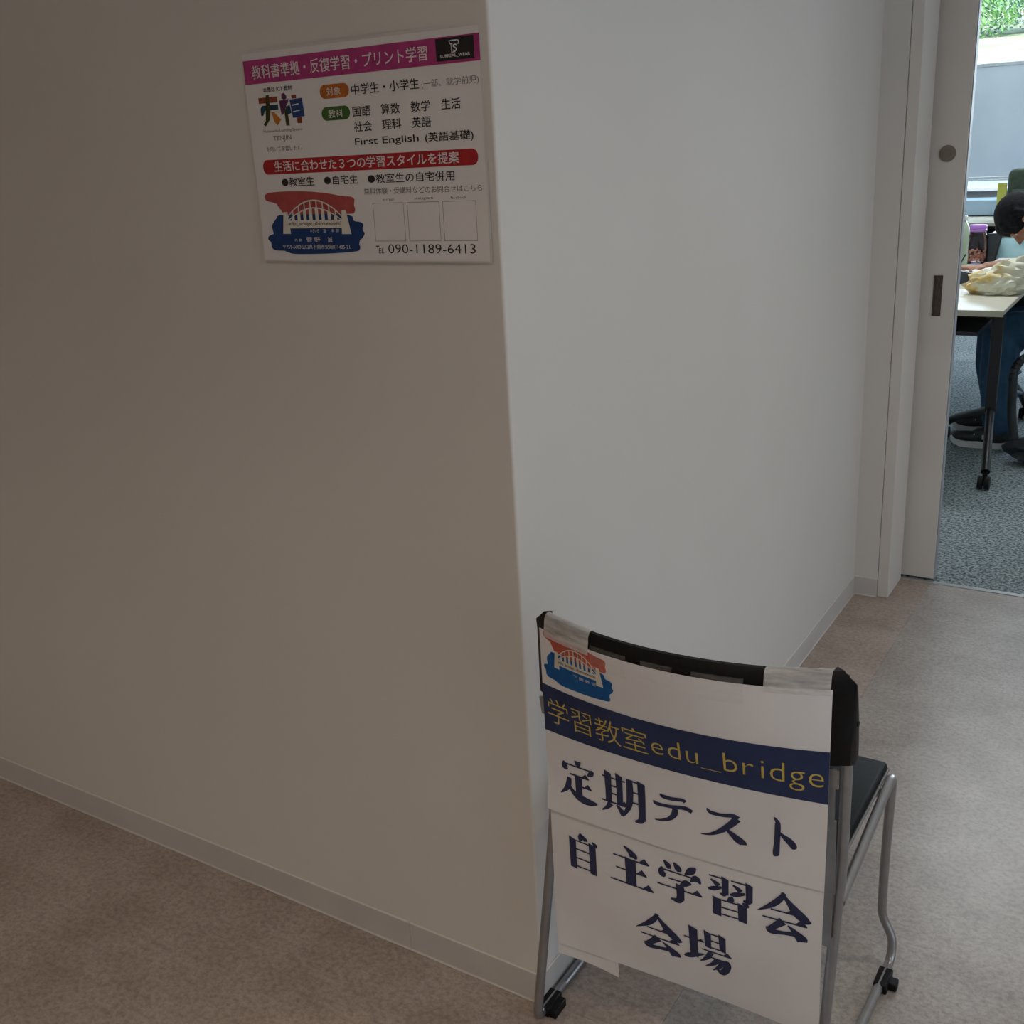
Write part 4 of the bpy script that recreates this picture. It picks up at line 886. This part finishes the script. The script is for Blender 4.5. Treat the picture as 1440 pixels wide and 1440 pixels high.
for s, yk, xk, ya, xa in ((-1, 5.24, -.705, 5.10, -.665), (1, 5.48, -.765, 5.37, -.705)):
    chain(bm, [(-.25, 5.40+.085*s, .52, .09), (xk, yk, .50, .056), (xa, ya, .11, .036)]); chain(bm, [(xa, ya, .09, .036), (xa-.06, ya, .06, .03), (xa-.13, ya, .045, .024)])
body = fuse('body', bm, M_skin, per, .0055, 2)
# eyes
M_eye = mat('eye_white', (.7, .68, .66), .2); M_iris = mat('dark_iris', (.02, .012, .01), .2)
for s in (1, -1):
    bm = bmesh.new(); ell(bm, hp(.069, .03*s, -.004), (.009, .012, .006), hrot); e_ = obj('eye', bm, M_eye, per, True)
    bm = bmesh.new(); ell(bm, hp(.0755, .03*s, -.004), (.004, .005, .005), hrot); obj('iris', bm, M_iris, e_, True)
# hair cap with fringe and nape
bm = bmesh.new()
ell(bm, hp(-.008, 0, .035), (.098, .088, .093), hrot); ell(bm, hp(-.045, 0, -.005), (.062, .076, .075), hrot); ell(bm, hp(.052, 0, .055), (.048, .066, .045), hrot)
for k in range(9):
    b = -.06+.015*k; chain(bm, [(*hp(.062-abs(b)*.3, b, .07), .014), (*hp(.088-abs(b)*.35, b*1.02, .040), .011), (*hp(.090-abs(b)*.4, b, .018+.005*(k % 2)), .005)], 8)
for s in (1, -1):
    for k in range(4): chain(bm, [(*hp(.03-.02*k, .078*s, .03), .014), (*hp(.028-.022*k, .080*s, .002-.004*k), .006)], 8)
fuse('hair', bm, M_hair, per, .005, 1)
# shirt
bm = bmesh.new()
chain(bm, [(-.555, 5.40, .862, .068), (-.50, 5.40, .85, .10), (-.40, 5.40, .78, .135), (-.30, 5.40, .66, .13), (-.24, 5.40, .56, .14), (-.24, 5.40, .52, .135)])
for s, el_ in ((1, (-.575, 5.635, .785)), (-1, (-.568, 5.215, .785))):
    ell(bm, (-.44, 5.40+.08*s, .80), (.12, .10, .10)); chain(bm, [(-.49, 5.40+.13*s, .845, .068), (*el_, .056)])
fuse('shirt', bm, M_shirt, per, .007, 2)
# trousers
bm = bmesh.new(); ell(bm, (-.22, 5.40, .535), (.13, .165, .10))
for s, yk, xk, ya, xa in ((-1, 5.24, -.705, 5.10, -.665), (1, 5.48, -.765, 5.37, -.705)):
    chain(bm, [(-.23, 5.40+.085*s, .53, .105), (-.45, (5.40+.085*s+yk)/2, .53, .092), (xk, yk, .505, .082), (xk+.005, (yk+ya)/2+.01, .32, .078), (xa, ya, .13, .072)])
    for k in range(3): ell(bm, (xk+.01+.012*k, yk-.03*k, .42-.09*k), (.084, .080, .012))
fuse('trousers', bm, M_trs, per, .008, 2)
# shoes
M_shoe = mat('black_trainer_fabric', (.012, .016, .018), .6); grain(M_shoe, (.010, .013, .015), (.022, .028, .03), 90, 2)
M_sole = mat('off_white_rubber', (.55, .56, .55), .6); grain(M_sole, (.50, .51, .50), (.6, .61, .6), 30, 2)
for s, ya, xa in ((-1, 5.10, -.665), (1, 5.37, -.705)):
    bm = bmesh.new(); ell(bm, (xa-.03, ya, .058), (.085, .042, .042)); ell(bm, (xa-.125, ya, .046), (.068, .040, .030)); ell(bm, (xa+.005, ya, .085), (.046, .038, .040)); 
    for v in bm.verts: v.co.z = max(v.co.z, .026)
    sh_ = fuse('shoe', bm, M_shoe, per, .006, 2)
    bm = bmesh.new(); P_ = []
    for k in range(28):
        a = 2*math.pi*k/28; cx_ = -.075+.125*math.cos(a); P_.append((xa+cx_, ya+(.040+.006*math.cos(a*2)-.006*math.cos(a))*math.sin(a)))
    prism(bm, P_, .001, .030); bmesh.ops.bevel(bm, geom=[e for e in bm.edges if abs(e.verts[0].co.z-e.verts[1].co.z) < 1e-5], offset=.006, segments=2, affect='EDGES')
    for v in bm.verts: v.co.z += .018*max(0, (xa-.14-v.co.x)/.06)**2
    obj('sole', bm, M_sole, sh_, True)
    for k in range(3):
        bm = bmesh.new(); tube(bm, fillet([(xa-.075-.02*k, ya-.030, .066-.006*k), (xa-.075-.02*k, ya, .098-.012*k), (xa-.075-.02*k, ya+.030, .066-.006*k)], .02), .003, 6); obj('lace', bm, M_sole, sh_, True)
    bm = bmesh.new(); bx(bm, xa-.06, xa-.03, ya-.0445, ya-.038, .045, .066, .002, 1); obj('side_patch', bm, M_sole, sh_, True)
# pen in the hand
bm = bmesh.new(); cyl(bm, (-.985, 5.60, .722), (-.95, 5.615, .80), .0022, .0038, 10); bmesh.ops.create_icosphere(bm, subdivisions=1, radius=.0035, matrix=Matrix.Translation((-.95, 5.615, .80)))
tag(obj('pen', bm, M_pouch, None, True), 'dark pen held upright in the writing hand', 'pen')

# chairs in the classroom: copies of the stacking chair
for loc, rz, lab in (((-.20, 5.40, 0), math.pi/2, 'black stacking chair the writing person sits on'), ((-1.19, 6.72, 0), math.pi, 'silver framed stacking chair tucked in beyond the candy jar table')):
    c = copy_tree(chair); c.location = loc; c.rotation_euler = (0, 0, rz); c['label'] = lab
for o in [o for o in bpy.data.objects if o.name.startswith('stacking_chair')]: o['group'] = 'stacking chairs'
# black shoulder bag on the carpet, strap hooked over the chair
t = thing('shoulder_bag', (-.42, 4.93, 0), 'black cloth shoulder bag slumped on the grey carpet below the table corner', 'bag')
lumpy('bag_body', (-.42, 4.93, .06), (.17, .12, .065), .18, 2.0, M_pouch, 11, flat=0.0, parent=t)
bm = bmesh.new(); pts = fillet([(-.57, 4.93, .07), (-.600, 4.95, .20), (-.612, 4.97, .42), (-.52, 5.08, .455), (-.30, 5.12, .45)], .08, 6)
for a, b in zip(pts, pts[1:]):
    cyl(bm, a, b, .019, .019, 10)
obj('carrying_strap', bm, M_pouch, t, True)

# ================================================================== outside the window
M_grd = mat('sunlit_ground', (.50, .50, .36), .95); grain(M_grd, (.44, .47, .28), (.60, .58, .46), .9, 5)
bm = bmesh.new(); G = []
from mathutils import noise
for j, (y, z) in enumerate(((10.6, -.3), (13, .2), (16, 1.2), (20, 2.0), (23, 2.55), (26, 3.02), (32, 3.5), (50, 5.5))):
    G.append([bm.verts.new((x, y, z+.12*noise.noise(Vector((x*.4, y*.4, 0))))) for x in range(-24, 17, 2)])
for A_, B2 in zip(G, G[1:]):
    for k in range(len(A_)-1): bm.faces.new((A_[k], A_[k+1], B2[k+1], B2[k]))
struct('ground', bm, M_grd, None, True)
M_trunk = mat('bark', (.16, .12, .09), .9); grain(M_trunk, (.12, .09, .07), (.2, .15, .12), 20, 3)
leafm = []
for nm, c in (('leaf_bright', (.28, .52, .20)), ('leaf_mid', (.20, .38, .24)), ('leaf_blue', (.12, .25, .24))):
    m = mat(nm, c, .6); grain(m, tuple(x*.75 for x in c), tuple(x*1.2 for x in c), 3, 2); leafm.append(m)
spots = [(-4.9, 27.5, 1.5, 0, 'yellow green bush at the foot of the slope seen through the window'), (-3.9, 29.0, 2.4, 2, 'dark blue green tree behind the bright bush outside'), (-5.8, 30.0, 2.6, 1, 'mid green tree left of the dark tree outside'),
         (-2.9, 28.0, 1.3, 1, 'low mid green bush right of the yellow green bush outside'), (-2.2, 31.0, 2.8, 2, 'tall dark tree at the right of the window view'), (-4.4, 33.5, 3.4, 1, 'tallest mid green tree far behind the slope'), (-8.2, 29.5, 2.6, 1, 'mid green tree farthest left on the slope'), (.4, 29.5, 2.4, 1, 'mid green tree farthest right on the slope')]
for i, (x, y, rad, k, lab) in enumerate(spots):
    rnd = random.Random(i+3); zg = 3.05+(y-26)*.08
    t = thing('leafy_tree' if rad > 1.6 else 'leafy_bush', (x, y, zg), lab, 'tree' if rad > 1.6 else 'bush')
    bm = bmesh.new(); chain(bm, [(x, y, zg-.15, .12*rad/2), (x+.1, y, zg+rad*.7, .08*rad/2), (x-.1, y, zg+rad*1.3, .04*rad/2)], 8); obj('trunk', bm, M_trunk, t, True)
    bm = bmesh.new(); cl = [(rnd.uniform(-1, 1)*rad*.6, rnd.uniform(-1, 1)*rad*.4, rnd.uniform(.25, 1.5)*rad, rnd.uniform(.3, .55)*rad) for _ in range(14)]
    for cx_, cy_, cz_, cr in cl:
        for _ in range(420):
            d = Vector((rnd.gauss(0, 1), rnd.gauss(0, 1), rnd.gauss(0, 1))).normalized(); p = Vector((x+cx_, y+cy_, zg+cz_))+d*cr*rnd.uniform(.75, 1.05)
            a = d.cross(Vector((rnd.random(), rnd.random(), rnd.random()))).normalized(); b = d.cross(a); sz = rnd.uniform(.03, .075)
            a = (a+d*rnd.uniform(-.5, .5)).normalized()
            vs = [bm.verts.new(p+q) for q in (-a*sz, b*sz*.5, a*sz, -b*sz*.5)]; bm.faces.new(vs)
    o = obj('leaves', bm, leafm[k], t); o['kind'] = 'stuff'
